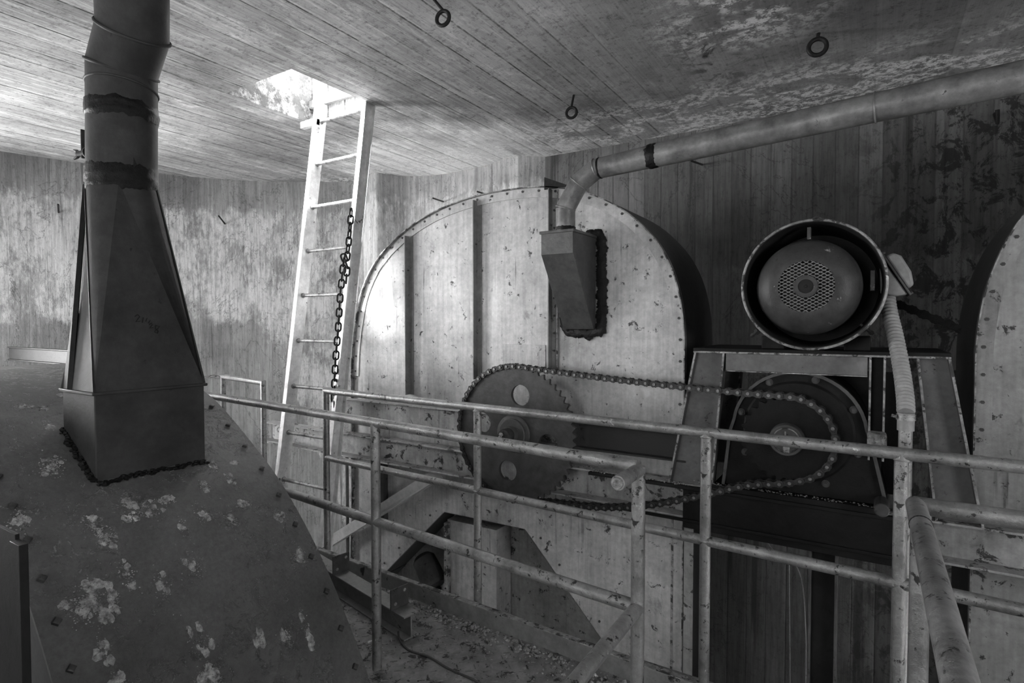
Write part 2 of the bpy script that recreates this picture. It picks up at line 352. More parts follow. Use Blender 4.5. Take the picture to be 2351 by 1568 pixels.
    def make(s, name, mat, parent=None, bevel=0.0, uv=None, ang=32):
        c0 = [min(q[i] for q in s.v) for i in range(3)]; c1 = [max(q[i] for q in s.v) for i in range(3)]
        org = Vector(((c0[0] + c1[0]) / 2, (c0[1] + c1[1]) / 2, c0[2]))
        me = bpy.data.meshes.new(name); me.from_pydata([tuple(q - org) for q in s.v], [], s.f)
        bm = bmesh.new(); bm.from_mesh(me)
        big = [f for f in bm.faces if len(f.verts) > 6]
        if big: bmesh.ops.triangulate(bm, faces=big)
        bmesh.ops.recalc_face_normals(bm, faces=bm.faces)
        for f in bm.faces: f.smooth = True
        for e in bm.edges:
            if len(e.link_faces) == 2 and e.calc_face_angle(0) > math.radians(ang): e.smooth = False
        if uv:
            lay = bm.loops.layers.uv.new('UVMap')
            for f in bm.faces:
                for l in f.loops: l[lay].uv = uv(l.vert.co + org)
        bm.to_mesh(me); bm.free()
        o = bpy.data.objects.new(name, me); COL.objects.link(o); me.materials.append(M[mat] if isinstance(mat, str) else mat)
        if parent is not None:
            o.parent = parent; o.location = org - WL[parent.name]
        else: o.location = org
        WL[o.name] = org
        if bevel:
            m = o.modifiers.new('edge', 'BEVEL'); m.width = bevel; m.segments = 2; m.limit_method = 'ANGLE'; m.angle_limit = math.radians(40); m.harden_normals = False
        return o
def struct(o, ): o['kind'] = 'structure'; return o
def spline(pts, k=6):
    out = []; n = len(pts)
    for i in range(n - 1):
        p0 = pts[max(i - 1, 0)]; p1 = pts[i]; p2 = pts[i + 1]; p3 = pts[min(i + 2, n - 1)]
        for j in range(k):
            t = j / k
            out.append(tuple(0.5 * (2 * p1[a] + (p2[a] - p0[a]) * t + (2 * p0[a] - 5 * p1[a] + 4 * p2[a] - p3[a]) * t * t + (3 * p1[a] - p0[a] - 3 * p2[a] + p3[a]) * t ** 3) for a in range(len(p1))))
    out.append(tuple(pts[-1])); return out
def lump(b, c, r, flat=1.0, seg=6):
    c = Vector(c); n0 = random.random() * 50
    vs = []; fs = []; rows = 4
    for i in range(1, rows):
        th = PI * i / rows
        for j in range(seg):
            ph = 2 * PI * j / seg; rr = r * random.uniform(.7, 1.3)
            vs.append(c + Vector((math.sin(th) * math.cos(ph) * rr, math.sin(th) * math.sin(ph) * rr, math.cos(th) * rr * flat)))
    vs.append(c + Vector((0, 0, r * flat))); vs.append(c - Vector((0, 0, r * flat)))
    T = len(vs) - 2
    for i in range(rows - 2):
        for j in range(seg): fs.append((i * seg + j, (i + 1) * seg + j, (i + 1) * seg + (j + 1) % seg, i * seg + (j + 1) % seg))
    for j in range(seg):
        fs.append((T, j, (j + 1) % seg)); fs.append((T + 1, (rows - 2) * seg + (j + 1) % seg, (rows - 2) * seg + j))
    b.add(vs, fs)

# ================================================================== SETTING
PLAN_L = spline([(-6.95, 1.45), (-6.86, 1.9), (-6.62, 2.65), (-6.42, 3.16), (-6.1, 3.64), (-5.75, 3.98), (-5.4, 4.24), (-5.0, 4.46), (-4.78, 4.50)], 5)
NOSE = spline([(-4.78, 4.50), (-4.64, 4.44), (-4.50, 4.37), (-4.43, 4.38), (-4.40, 4.46), (-4.36, 4.56)], 4)
PLAN_M = spline([(-4.36, 4.56), (-4.27, 4.66), (-4.0, 4.77), (-3.7, 4.80), (-3.40, 4.78), (-3.12, 4.72)], 4)
PIL = [(-3.12, 4.72), (-3.07, 4.66), (-2.86, 4.66), (-2.80, 4.70), (-2.66, 4.82)]
PLAN_B = spline([(-2.66, 4.82), (-1.6, 4.84), (-.7, 4.80), (.1, 4.72), (.9, 4.60), (1.8, 4.40), (3.2, 4.0)], 6)
def wall(name, plan, mat, z0=-2.6, z1=ZC + .02, u0=0.0, th=.2):
    acc = [u0]
    for a, b in zip(plan, plan[1:]): acc.append(acc[-1] + math.dist(a, b))
    n = len(plan); me = bpy.data.meshes.new(name); rows = 2
    vs = []; fs = []; uvs = []
    for z in (z0, z1):
        for (x, y) in plan: vs.append((x, y, z))
    out = []
    for i, (x, y) in enumerate(plan):
        a = plan[max(i - 1, 0)]; b = plan[min(i + 1, n - 1)]; dx, dy = b[0] - a[0], b[1] - a[1]; l = math.hypot(dx, dy)
        out.append((x - dy / l * th, y + dx / l * th))
    for z in (z0, z1):
        for (x, y) in out: vs.append((x, y, z))
    for i in range(n - 1):
        fs.append((i, i + 1, n + i + 1, n + i)); fs.append((2 * n + i, 3 * n + i, 3 * n + i + 1, 2 * n + i + 1))
        fs.append((n + i, n + i + 1, 3 * n + i + 1, 3 * n + i)); fs.append((i, 2 * n + i, 2 * n + i + 1, i + 1))
    fs.append((0, n, 3 * n, 2 * n)); fs.append((n - 1, 3 * n - 1, 4 * n - 1, 2 * n - 1))
    me.from_pydata(vs, [], fs); lay = me.uv_layers.new(name='UVMap')
    for p in me.polygons:
        for li in p.loop_indices:
            vi = me.loops[li].vertex_index; lay.data[li].uv = (acc[vi % n], vs[vi][2]); 
        p.use_smooth = n > 8
    bm = bmesh.new(); bm.from_mesh(me)
    for e in bm.edges:
        if len(e.link_faces) == 2 and e.calc_face_angle(0) > math.radians(35): e.smooth = False
    bm.to_mesh(me); bm.free()
    o = bpy.data.objects.new(name, me); COL.objects.link(o); me.materials.append(mat); o['kind'] = 'structure'
    return o, acc[-1]
SPK = (8.7, 9.5)
WM_L = wall_mat('left_wall_limewashed_concrete', 0.27, 1.50, 2.80, 0.55, 0.22)
WM_B = wall_mat('rear_wall_stained_board_concrete', 0.14, 0.2, 2.0, 0.18, 0.85, 0.8)
WM_M = wall_mat('middle_wall_concrete', 0.50, 0.6, 2.9, 0.75, 0.22)
_, u = wall('wall_left', PLAN_L, WM_L)
_, u = wall('wall_middle', NOSE + PLAN_M[1:], WM_M, u0=u)
_, u = wall('wall_pilaster', PIL, WM_M, u0=u)
print('U at rear wall start', u)
wall('wall_rear', PLAN_B, WM_B, u0=u)
# rest of the room, behind the photographer, with two daylight openings and a doorway
def plate(name, a, b, holes=()):
    """vertical wall a->b (plan points) with rectangular openings (s0,s1,z0,z1)"""
    a = Vector((a[0], a[1], 0)); b = Vector((b[0], b[1], 0)); d = (b - a); Ln = d.length; d.normalize()
    m = B(); sx = sorted({0, Ln, *[h[0] for h in holes], *[h[1] for h in holes]})
    for s0, s1 in zip(sx, sx[1:]):
        hs = [h for h in holes if h[0] <= s0 + 1e-6 and h[1] >= s1 - 1e-6]
        zs = [(-2.6, ZC + .02)] if not hs else [(-2.6, hs[0][2]), (hs[0][3], ZC + .02)]
        for z0, z1 in zs:
            c = (z0 + z1) / 2; m.bar(a + d * s0 + Vector((0, 0, c)), a + d * s1 + Vector((0, 0, c)), .2, z1 - z0)
    return struct(m.make(name, 'conc'))
plate('wall_right', (3.2, -2.6), (3.2, 4.1), [(2.3, 3.5, .9, 2.2)])
plate('wall_back', (-4.6, -2.6), (3.2, -2.6), [(2.6, 4.2, .9, 2.3)])
plate('wall_window_bay', (-6.95, 1.45), (-6.95, -0.5), [(.3, 1.5, .87, 2.13)])
plate('wall_corner', (-6.95, -0.5), (-4.6, -2.6), [(.9, 2.2, .8, 2.2)])
# roof slab with the hatch opening (X -3.80..-3.10, Y 2.33..3.04)
HX0, HX1, HY0, HY1 = -3.80, -3.10, 2.33, 3.045
m = B(); zt = ZC + .27
m.box((-7.3, -2.9, ZC), (HX0, 5.1, zt)); m.box((HX1, -2.9, ZC), (3.5, 5.1, zt))
m.box((HX0, -2.9, ZC), (HX1, HY0, zt)); m.box((HX0, HY1, ZC), (HX1, 5.1, zt))
zc = 3.62
m.box((HX0 - .15, HY0 - .15, zt), (HX0, HY1 + .15, zc)); m.box((HX1, HY0 - .15, zt), (HX1 + .15, HY1 + .15, zc))
m.box((HX0, HY0 - .15, zt), (HX1, HY0, zc)); m.box((HX0, HY1, zt), (HX1, HY1 + .15, zc))
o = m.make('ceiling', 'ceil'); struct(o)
# put the ceiling's origin at the world origin so the board pattern stays in room coordinates
off = o.location.copy()
for v in o.data.vertices: v.co += off
o.location = (0, 0, 0)
struct(B().box((-7.2, -2.8, -2.7), (3.4, 5.0, -2.6)).make('floor', 'conc'))
# raised steel catwalk floor
FY0, FY1 = 1.45, 2.42
cw = thing('catwalk_floor', 'gritty tread plate walkway floor between the two pipe railings', 'walkway', (-1.2, 1.9, -.03))
B().box((-4.6, FY0, -.012), (2.4, FY1, 0)).make('tread_plate', 'floor', cw)
B().box((-.75, -.8, -.012), (.25, FY0 - .002, 0)).make('tread_plate', 'floor', cw)
for y in (1.6, 2.35): B().chan((-4.6, y, -.08), (2.4, y, -.08), .07, .13).make('joist', 'greasebeam', cw)
b = B()
for i in range(46):                          # raised lozenges of the tread plate
    for j in range(22):
        x = -3.0 + i * .065; y = 1.50 + j * .04; d = .011 * (1 if (i + j) % 2 else -1)
        b.bar((x - .012, y - d, .001), (x + .012, y + d, .001), .006, .003)
b.make('tread_pattern', 'floor', cw)
kp0 = PZ(760, 1276, .085); kp1 = PZ(1550, 1560, .085)
kd_ = (kp1 - kp0) / (kp1.x - kp0.x)
ka = kp0 + kd_ * (-4.3 - kp0.x); kb = kp0 + kd_ * (2.2 - kp0.x)
kp = thing('kick_plate', 'long steel kick plate edging the far side of the walkway, below the rear railing', 'kick plate', (-1.5, 2.3, 0))
B().bar(ka + Vector((0, .02, -.045)), kb + Vector((0, .02, -.045)), .008, .085).make('plate', 'angle', kp, .002)
B().bar(ka + Vector((0, .032, -.003)), kb + Vector((0, .032, -.003)), .03, .007).make('lip', 'edge', kp, .001)
# grit along the kick plate, scattered over the floor
b = B()
for i in range(1500):
    x = random.uniform(-3.1, .2); k = random.random(); yk = (kp0 + kd_ * (x - kp0.x)).y
    y = yk - abs(random.gauss(0, .05)) - .005 if k < .6 else random.uniform(1.55, yk)
    lump(b, (x, y, .003), random.uniform(.002, .010) * (1.2 if k < .6 else .7), .7, 5)
tag(b.make('grit', 'debris'), 'loose gravel and dirt strewn over the walkway floor and banked by the kick plate', 'gravel', kind='stuff')

# ================================================================== RAILINGS
RR = .0205
def rail_thing(name, label, parts, loc, cat='railing'):
    t = thing(name, label, cat, loc)
    for nm, pts in parts: B().tube(pts, RR, 18).make(nm, 'rail', t)
    return t
ZT, ZM = 1.07, .645
ra = PZ(748, 897, ZT); rb = PZ(2070, 1042, ZT); rdir = (rb - ra) / (rb.x - ra.x)
RP = lambda x, z: Vector((x, (ra + rdir * (x - ra.x)).y, z))
def xat(px, py, z): return PZ(px, py, z).x
xs = [ra.x, xat(1083, 938, ZT), xat(1618, 995, ZT), rb.x]
t = rail_thing('rear_railing', 'long two-bar pipe railing along the far walkway side, in front of the big toothed wheel', [
    ('top_rail', [RP(xs[0], ZM - .6), RP(xs[0], ZT), RP(1.9, ZT)]),
    ('mid_rail', [RP(xs[0], ZM), RP(1.9, ZM)])] + [('post', [RP(x, 0), RP(x, ZT)]) for x in xs[1:]], (xs[1], 2.3, 0))
for x in xs[1:]:
    for z in (ZM, ZT): B().torus(RP(x, z - (.018 if z == ZT else 0)), (0, 0, 1), RR, .004, 18, 6).make('weld_bead', 'rail', t) if x != xs[3] or z == ZT else None
# near railing: left length, from behind the hood to the gap
fa = PZ(480, 908, ZT); fb = PZ(1466, 1070, ZT); fd = (fb - fa) / (fb.x - fa.x)
FP = lambda x, z: Vector((x, (fa + fd * (x - fa.x)).y, z))
xf = [xat(845, 974, ZT), fb.x]; xc = fb.x; yc = fb.y
stub = P(1398, 1104, 'X', xc - .02)
t = rail_thing('near_railing', 'two-bar pipe railing on the near side of the walkway, coming from behind the dark hood', [
    ('top_rail', [FP(fa.x - .6, ZT), FP(xc, ZT)]), ('mid_rail', [FP(fa.x - .3, ZM), FP(xc, ZM)]),
    ('side_mid_rail', [(xc, yc, ZM), (xc, .1, ZM)]),
    ('side_top_stub', [(xc, yc, ZT - .012), (xc, 1.46, ZT - .012)]),
    ('post', [FP(xf[0], 0), FP(xf[0], ZT)]), ('post', [FP(xc, 0), FP(xc, ZT)])], (xf[0], yc, 0))
B().tube([(xc, 1.462, ZT - .012), (xc, 1.452, ZT - .012)], [.017, .015], 14).make('wood_plug', 'wood', t)
tag(t.children[-1], 'splintered wooden plug stuffed in the cut pipe end')
B().torus((xc, 1.1, ZM), (0, 1, 0), RR - .0005, .0025, 20, 6).make('pipe_joint', 'black', t)
# right-hand length of the near railing, turning towards the photographer
xr = PZ(2103, 1160, ZT).x; yr = PZ(2103, 1160, ZT).y
t = rail_thing('corner_railing', 'pipe railing at lower right whose thick top bar runs towards the viewer', [
    ('top_rail', [(xr, yr, ZT), (2.0, yr - .03, ZT)]), ('side_top_rail', [(xr, yr + .005, ZT), (xr, .15, ZT)]),
    ('post', [(xr + .01, yr, 0), (xr + .01, yr, ZT)])], (xr, yr, 0))
B().torus((xr, yr - .16, ZT), (0, 1, 0), RR - .0005, .0022, 20, 6).make('pipe_joint', 'black', t)
# small far railing left of the ladder
q0 = PZ(512, 864, ZT); q1 = PZ(604, 879, ZT)
t = rail_thing('far_railing', 'short low pipe railing end seen between the hood and the ladder', [
    ('top_rail', [(q0.x, q0.y, .2), (q0.x, q0.y, ZT), (q1.x, q1.y, ZT), (q1.x, q1.y, 0)])], (q1.x, q1.y, 0))

# ================================================================== FOREGROUND HOOD AND DUCT
HN, HF = .63, 1.55
hp = [(-5.6, 1.10), (-5.0, 1.19), (-4.3, 1.245), (-3.7, 1.268), (-3.25, 1.258), (-2.95, 1.218), (-2.741, 1.16), (-2.567, 1.077), (-2.318, .918), (-2.18, .815), (-2.064, .708), (-1.953, .588), (-1.848, .455), (-1.76, .322), (-1.663, .165), (-1.585, .01), (-1.50, -.2), (-1.45, -.45)]
hs = spline(hp, 5)
hood = thing('hood', 'big dark sloping sheet-metal hood with square-head bolts, filling the lower left', 'machine hood', (-2.5, 1.09, 0))
B().strip(hs, HN, HF, .012).make('top_sheet', 'hood', hood)
inner = [(x, z) for x, z in hs]
body = [(x - .05, z - .06) for x, z in hs if x > -5.5] + [(-1.6, -.6), (-5.4, -.6)]
B().prism(body, HN + .06, HF - .06).make('body', 'band', hood)
def along(pts, d0, step, n):
    out = []; acc = 0; need = d0
    for a, b in zip(pts, pts[1:]):
        L = math.dist(a, b)
        while need <= acc + L and len(out) < n:
            k = (need - acc) / L; out.append((a[0] + (b[0] - a[0]) * k, a[1] + (b[1] - a[1]) * k, math.atan2(b[1] - a[1], b[0] - a[0]))); need += step
        acc += L
    return out
def sqbolts(pts, y, parent, mat='bolt', r=.013, h=.010):
    proto = None
    for x, z, a in pts:
        n = Vector((-math.sin(a), 0, math.cos(a)))
        if n.z < 0 and abs(a) < PI / 2: n = -n
        if proto is None:
            b = B(); b.tube([(0, 0, 0), (0, 0, h)], [r * 1.05, r * .95], 4); b.tube([(0, 0, h * .99), (0, 0, h * 1.15)], [r * .9, r * .5], 4)
            o = b.make('bolt', mat, parent); proto = o
        else: o = proto.copy(); COL.objects.link(o)
        p = Vector((x, y, z)); o.location = p - WL[parent.name] + n * .002; o.rotation_euler = n.to_track_quat('Z', 'Y').to_euler(); WL[o.name] = p
i0 = next(i for i, q in enumerate(hs) if q[0] > -2.80)
sqbolts(along(hs[i0:], .03, .150, 12), HF - .045, hood)
sqbolts(along(hs[i0:], .12, .142, 11), HN + .045, hood)
# duct column on the hood
DX1, DX0, DY0, DY1 = -2.335, -2.60, .92, 1.315
def hz(x):
    for a, b in zip(hs, hs[1:]):
        if a[0] <= x <= b[0]: return a[1] + (b[1] - a[1]) * (x - a[0]) / (b[0] - a[0])
duct = thing('duct', 'tall dark square-to-round duct rising from the hood to the ceiling', 'duct', (-2.47, 1.12, .95))
SZ = P(216, 905, 'Y', DY0).z
q = .004
rect = lambda z0, e=0: [Vector((DX0 - e, DY0 - e, z0)), Vector((DX1 + e, DY0 - e, z0)), Vector((DX1 + e, DY1 + e, z0)), Vector((DX0 - e, DY1 + e, z0))]
low = [Vector((DX0, DY0, hz(DX0) - .02)), Vector((DX1, DY0, hz(DX1) - .02)), Vector((DX1, DY1, hz(DX1) - .02)), Vector((DX0, DY1, hz(DX0) - .02))]
B().hexa(low, rect(SZ)).make('box_base', 'duct', duct, .004)
B().hexa(rect(SZ - .006, .010), rect(SZ + .006, .010)).make('flange', 'duct', duct, .003)
# square to round transition
PC = P(281, 430, 'Y', 1.13); PR = .122
px_, py_, pz_ = PC.x, 1.13, PC.z
b = B(); seg = 48; ring = []
cor = rect(SZ + .006); ca = [math.radians(q_) for q_ in (-172, -106, 48, 118, 188)]
angs = []; fs = []; own = []
for k in range(4):
    m_ = 12
    for j in range(m_): angs.append(ca[k] + (ca[k + 1] - ca[k]) * j / m_); own.append((k, j < m_ / 2))
for an in angs: ring.append(Vector((px_ + PR * math.cos(an), py_ + PR * math.sin(an), pz_)))
for j in range(seg):
    k, first = own[j]; c_ = k if first else (k + 1) % 4
    fs.append((c_, 4 + (j + 1) % seg, 4 + j))
for k in range(4): fs.append((k, (k + 1) % 4, 4 + k * 12 + 6))
b.add(cor + ring, fs).make('transition', 'duct', duct, ang=14)
b = B()
for k, j in ((0, 0), (1, 12), (2, 24)): b.bar(cor[k], ring[j], .008, .008)
sb_ = cor[0].lerp(cor[1], .28) + Vector((0, -.003, 0)); b.bar(sb_, ring[8] + Vector((0, -.003, 0)), .016, .008)
b.make('corner_seam', 'black', duct)
e1 = P(281, 160, 'Y', 1.13); e2 = P(290, 70, 'Y', 1.10); e3 = P(312, 10, 'Y', 1.04)
pth = [Vector((px_, py_, pz_ - .03)), Vector((e1.x, 1.13, e1.z)), Vector((e2.x + .01, 1.12, e2.z))]
up = Vector((e3.x + .06, 1.0, 3.20))
B().tube(pth + [up], PR, 36).make('pipe', 'duct', duct)
for i, (pp, n_) in enumerate([(pth[1], 1), (pth[2], 1)]):
    a = (pth[i + 1] - pth[i]).normalized(); c = ((pth + [up])[i + 2] - pth[i + 1]).normalized()
    B().torus(pp, (a + c), PR + .003, .006, 40, 8).make('seam_ring', 'duct', duct)
B().torus(P(281, 205, 'Y', 1.13), (0, .1, 1), PR + .001, .005, 40, 8).make('seam_ring', 'duct', duct)
def tarband(name, c, ax, R, h, parent, seed, r=.012):
    """thick brushed-on band with ragged edges"""
    b = B(); u_, v_, d_ = basis(ax); c = Vector(c); n = 96; rows = 9; base = []
    for k in range(rows):
        kk = k / (rows - 1)
        for i in range(n):
            an = 2 * PI * i / n; q = Vector((math.cos(an) * 2.2 + seed * 7, math.sin(an) * 2.2, kk * 3))
            e = noise.noise(q * 1.7) * .45 + noise.noise(q * 5) * .22
            hh = (kk - .5) * h * (1.15 + e) + .18 * h * noise.noise(Vector((math.cos(an) + seed, math.sin(an), 3)))
            rr = R - .001 + r * .55 * math.sin(PI * kk) ** .5 * (1 + .7 * noise.noise(Vector((an * .8, kk * 9 + seed, 1)))) if 0 < k < rows - 1 else R - .002
            base.append(c + (u_ * math.cos(an) + v_ * math.sin(an)) * rr + d_ * hh)
    b.add(base, [(k * n + i, k * n + (i + 1) % n, (k + 1) * n + (i + 1) % n, (k + 1) * n + i) for k in range(rows - 1) for i in range(n)])
    return b.make(name, 'tar', parent, ang=60)
tarband('tar_wrap', P(281, 262, 'Y', 1.13), (0, 0, 1), PR, .065, duct, 1)
tarband('tar_wrap', P(281, 415, 'Y', 1.13), (0, 0, 1), PR, .095, duct, 2)
bs_ = P(281, 300, 'Y', 1.13)
B().box((px_ + PR * .98, py_ - .014, pz_ + .05), (px_ + PR + .004, py_ - .002, bs_.z + .03)).make('pipe_seam', 'black', duct)
hl = P(204, 358, 'Y', 1.08)                    # damper lever on the left of the pipe
ax0 = Vector((px_ - PR + .01, 1.06, hl.z))
lev = B().cyl(ax0 + Vector((.0, 0, 0)), ax0 + Vector((-.06, -.015, 0)), .012, 14)
lev.lathe([(.002, 0), (.022, 0), (.022, .006), (.002, .006)], ax0 + Vector((-.008, 0, 0)), (-1, -.2, 0), 18)
lev.make('damper_spindle', 'frame', duct)
tipv = P(206, 290, 'Y', 1.05)
B().bar(ax0 + Vector((-.032, -.008, -.02)), Vector((ax0.x - .032, 1.052, tipv.z)), .006, .016, (0, 1, 0)).make('damper_lever', 'frame', duct, .002)
wb = B()
for sgn in (-1, 1): wb.tube([ax0 + Vector((-.055, -.014, 0)), ax0 + Vector((-.068, -.016, sgn * .012)), ax0 + Vector((-.085, -.02, sgn * .018))], [.008, .007, .004], 8)
wb.make('wing_nut', 'frame', duct)
# chalked figures on the duct face  "21 1/2"
wr = B(); c0 = P(340, 745, 'X', DX1 + .0)
def stroke(pts, sc=.0011):
    out = []
    for x_, y_ in pts:
        pt = P(x_, y_, 'X', DX1 - .03)
        # slide onto the sloping face
        k = (pt.z - SZ) / (pz_ - SZ); X = DX1 + (px_ + PR * .93 - DX1) * k * .96
        pt = P(x_, y_, 'X', X + .004); out.append(pt)
    wr.tube(out, .0013, 5)
for s_ in ([(310, 727), (316, 722), (321, 727), (312, 739), (322, 737)], [(330, 729), (327, 741)], [(338, 730), (335, 738)], [(341, 742), (345, 735)],
           [(343, 745), (348, 742), (350, 746), (344, 753), (352, 752)], [(366, 749), (358, 747), (357, 754), (364, 760), (362, 765), (355, 762), (364, 753), (368, 748)]): stroke(s_)
wr.make('handwriting', 'black', duct)
# tar smear at the duct foot, droppings on the hood
b = B()
ft = [(DX1 + .01, DY0 - .01), (DX1 + .01, DY1 + .01)]
for i in range(60):
    k = i / 59; x = DX1 + random.uniform(.0, .018); y = DY0 + (DY1 - DY0) * k; lump(b, (x, y, hz(x) + .001), random.uniform(.006, .014), .6)
for i in range(50):
    k = i / 49; x = DX0 + (DX1 - DX0) * k; y = DY0 - random.uniform(0, .018); lump(b, (x, y, hz(x) + .001), random.uniform(.006, .015), .6)
b.make('tar_seal', 'tar', duct)
b = B()
for k in range(64):
    cx_ = random.choice([random.uniform(-2.45, -1.65)] * 3 + [random.uniform(-2.9, -2.4)]); cy_ = random.uniform(.68, 1.47)
    if DX0 < cx_ < DX1 + .02 and DY0 - .03 < cy_ < DY1: continue
    sx_, sy_ = random.uniform(.006, .022), random.uniform(.006, .022)
    for i in range(random.randint(3, 9)):
        x = cx_ + random.gauss(0, sx_ * .8); y = cy_ + random.gauss(0, sy_ * .8)
        if hz(x) is None or (DX0 < x < DX1 + .01 and DY0 < y < DY1): continue
        n0_ = len(b.v); lump(b, (x, y, hz(x)), random.uniform(.005, .013), .18, 9)
        for v in b.v[n0_:]: v.z += (hz(v.x) or v.z) - hz(x)
    for i in range(random.randint(30, 110)):
        x = cx_ + random.gauss(0, sx_); y = cy_ + random.gauss(0, sy_)
        if hz(x) is None or (DX0 < x < DX1 + .01 and DY0 < y < DY1): continue
        lump(b, (x, y, hz(x) + .0005), random.uniform(.0008, .0030), random.uniform(.5, 1), 6)
tag(b.make('droppings', 'droppings'), 'crusty pale bird droppings scattered over the dark sloping hood', 'droppings', kind='stuff')
# frame at the extreme lower left, beside the hood
t = thing('support_frame', 'dark steel plate and upright at the lower left corner beside the hood', 'frame', (-1.6, .5, -.5))
a = PY(-120, 1300, .45); b_ = PY(36, 1300, .45); c_ = PY(58, 1300, .45); zz0 = PY(10, 1215, .45).z
B().box((a.x, .45, -.5), (b_.x, .458, zz0)).make('side_panel', 'grease', t, .001)
B().box((b_.x + .002, .44, -.5), (c_.x, .456, zz0 - .01)).make('upright', 'grease', t, .001)
# beam behind the hood, far left
t = tag(B().chan((-6.45, 1.9, 1.235), (-4.5, 1.9, 1.235), .035, .12, .012).make('steel_beam', 'grease', None, .003), 'dark steel beam lying behind the hood at the far left', 'beam')

# ================================================================== LADDER
LY0, LY1, LZ0, LZ1 = 2.56, 2.99, -.02, 3.32
lad = thing('ladder', 'tall pale steel ladder leaning up into the bright roof hatch', 'ladder', (-3.3, 2.56, 0))
ly = lambda z: LY0 + (LY1 - LY0) * (z - LZ0) / (3.09 - LZ0)
lx0 = lambda z: -3.585; lx1 = lambda z: -3.115
for X, nm, s_ in ((-3.625, 'stile', 1), (-3.125, 'stile', -1)):
    b = B(); p0 = Vector((X, ly(LZ0), LZ0)); p1 = Vector((X, ly(LZ1), LZ1)); d = (p1 - p0).normalized(); n = d.cross(Vector((1, 0, 0))).normalized()
    b.bar(p0, p1, .010, .085, n)                              # web
    b.bar(p0 + n * .0425 - Vector((s_ * .016, 0, 0)), p1 + n * .0425 - Vector((s_ * .016, 0, 0)), .042, .008, n)
    b.bar(p0 - n * .0425 - Vector((s_ * .016, 0, 0)), p1 - n * .0425 - Vector((s_ * .016, 0, 0)), .042, .008, n)
    b.make(nm, 'ladder', lad, .002)
for k in range(10):
    z = .36 + .337 * k; y = ly(z)
    B().cyl((-3.62, y, z), (-3.13, y, z), .0135, 14).make('rung', 'rung', lad)
    B().torus((-3.617, y, z), (1, 0, 0), .015, .005, 14, 6).make('weld_bead', 'rung', lad)
b = B().box((-3.80, 2.93, 3.02), (-3.62, 2.97, 3.07)); b.make('wall_bracket', 'ladder', lad, .002)
# hatch coaming above the slab: rail bars against the sky
t = thing('hatch_bar', 'grey crossbar fixed inside the bright roof hatch behind the ladder top', 'hatch frame', (-3.45, 3.02, 3.2))
B().box((-3.80, 3.015, 3.20), (-3.10, 3.044, 3.26)).make('crossbar', 'conduit', t, .003)
# hanging link chain
def link_proto(parent, R=.016, Ls=.020, r=.0045, mat='black'):
    pts = []
    for i in range(10):
        an = PI * i / 9; pts.append((R * math.cos(an), 0, Ls + R * math.sin(an)))
    for i in range(10):
        an = PI + PI * i / 9; pts.append((R * math.cos(an), 0, -Ls + R * math.sin(an)))
    b = B().tube(pts, r, 8, closed=True)
    o = b.make('link', mat, parent); me = o.data; off = WL[o.name]
    for v in me.vertices: v.co += off
    return o
def link_chain(parent, path, R=.0175, Ls=.013, r=.0060, mat='black'):
    proto = link_proto(parent, R, Ls, r, mat); pitch = 2 * (R + Ls) - 2 * r
    path = [Vector(p) for p in path]; pos = []; acc = 0; need = 0
    for a, b in zip(path, path[1:]):
        L = (b - a).length
        while need <= acc + L: pos.append((a + (b - a) * ((need - acc) / L), (b - a).normalized())); need += pitch
        acc += L
    for i, (p, d) in enumerate(pos):
        o = proto if i == 0 else proto.copy()
        if i: COL.objects.link(o)
        o.location = p - WL[parent.name]; q = d.to_track_quat('Z', 'Y'); e = q.to_matrix().to_4x4() @ Matrix.Rotation(PI / 4 + (PI / 2 if i % 2 else 0), 4, 'Z'); o.rotation_euler = e.to_euler()
YL = 2.66
t = thing('hanging_chain', 'black link chain hanging from a ladder rung down behind the railing', 'chain', PY(768, 895, YL))
ch = [PY(*q, YL + dz) for q, dz in (((806, 488), .03), ((803, 530), .02), ((797, 590), .01), ((789, 600), 0), ((781, 680), 0), ((776, 760), 0), ((770, 830), 0), ((767, 905), 0), ((768, 945), 0))]
link_chain(t, ch)
t2 = [PY(*q, YL - .03) for q in ((790, 592), (797, 612), (795, 642))]
t3 = thing('chain_tail', 'loose tail end of black chain looped beside the ladder stile', 'chain', t2[-1]); link_chain(t3, t2)
t = thing('small_chain', 'thin chain stretched from the far railing to behind the duct', 'chain', (-4.6, 2.7, 1.0))
link_chain(t, [(q0.x, q0.y, ZT - .01), P(488, 864, 'Y', 2.62), P(462, 868, 'Y', 2.55), P(430, 866, 'Y', 2.5)], .014, .014, .004, 'rail')

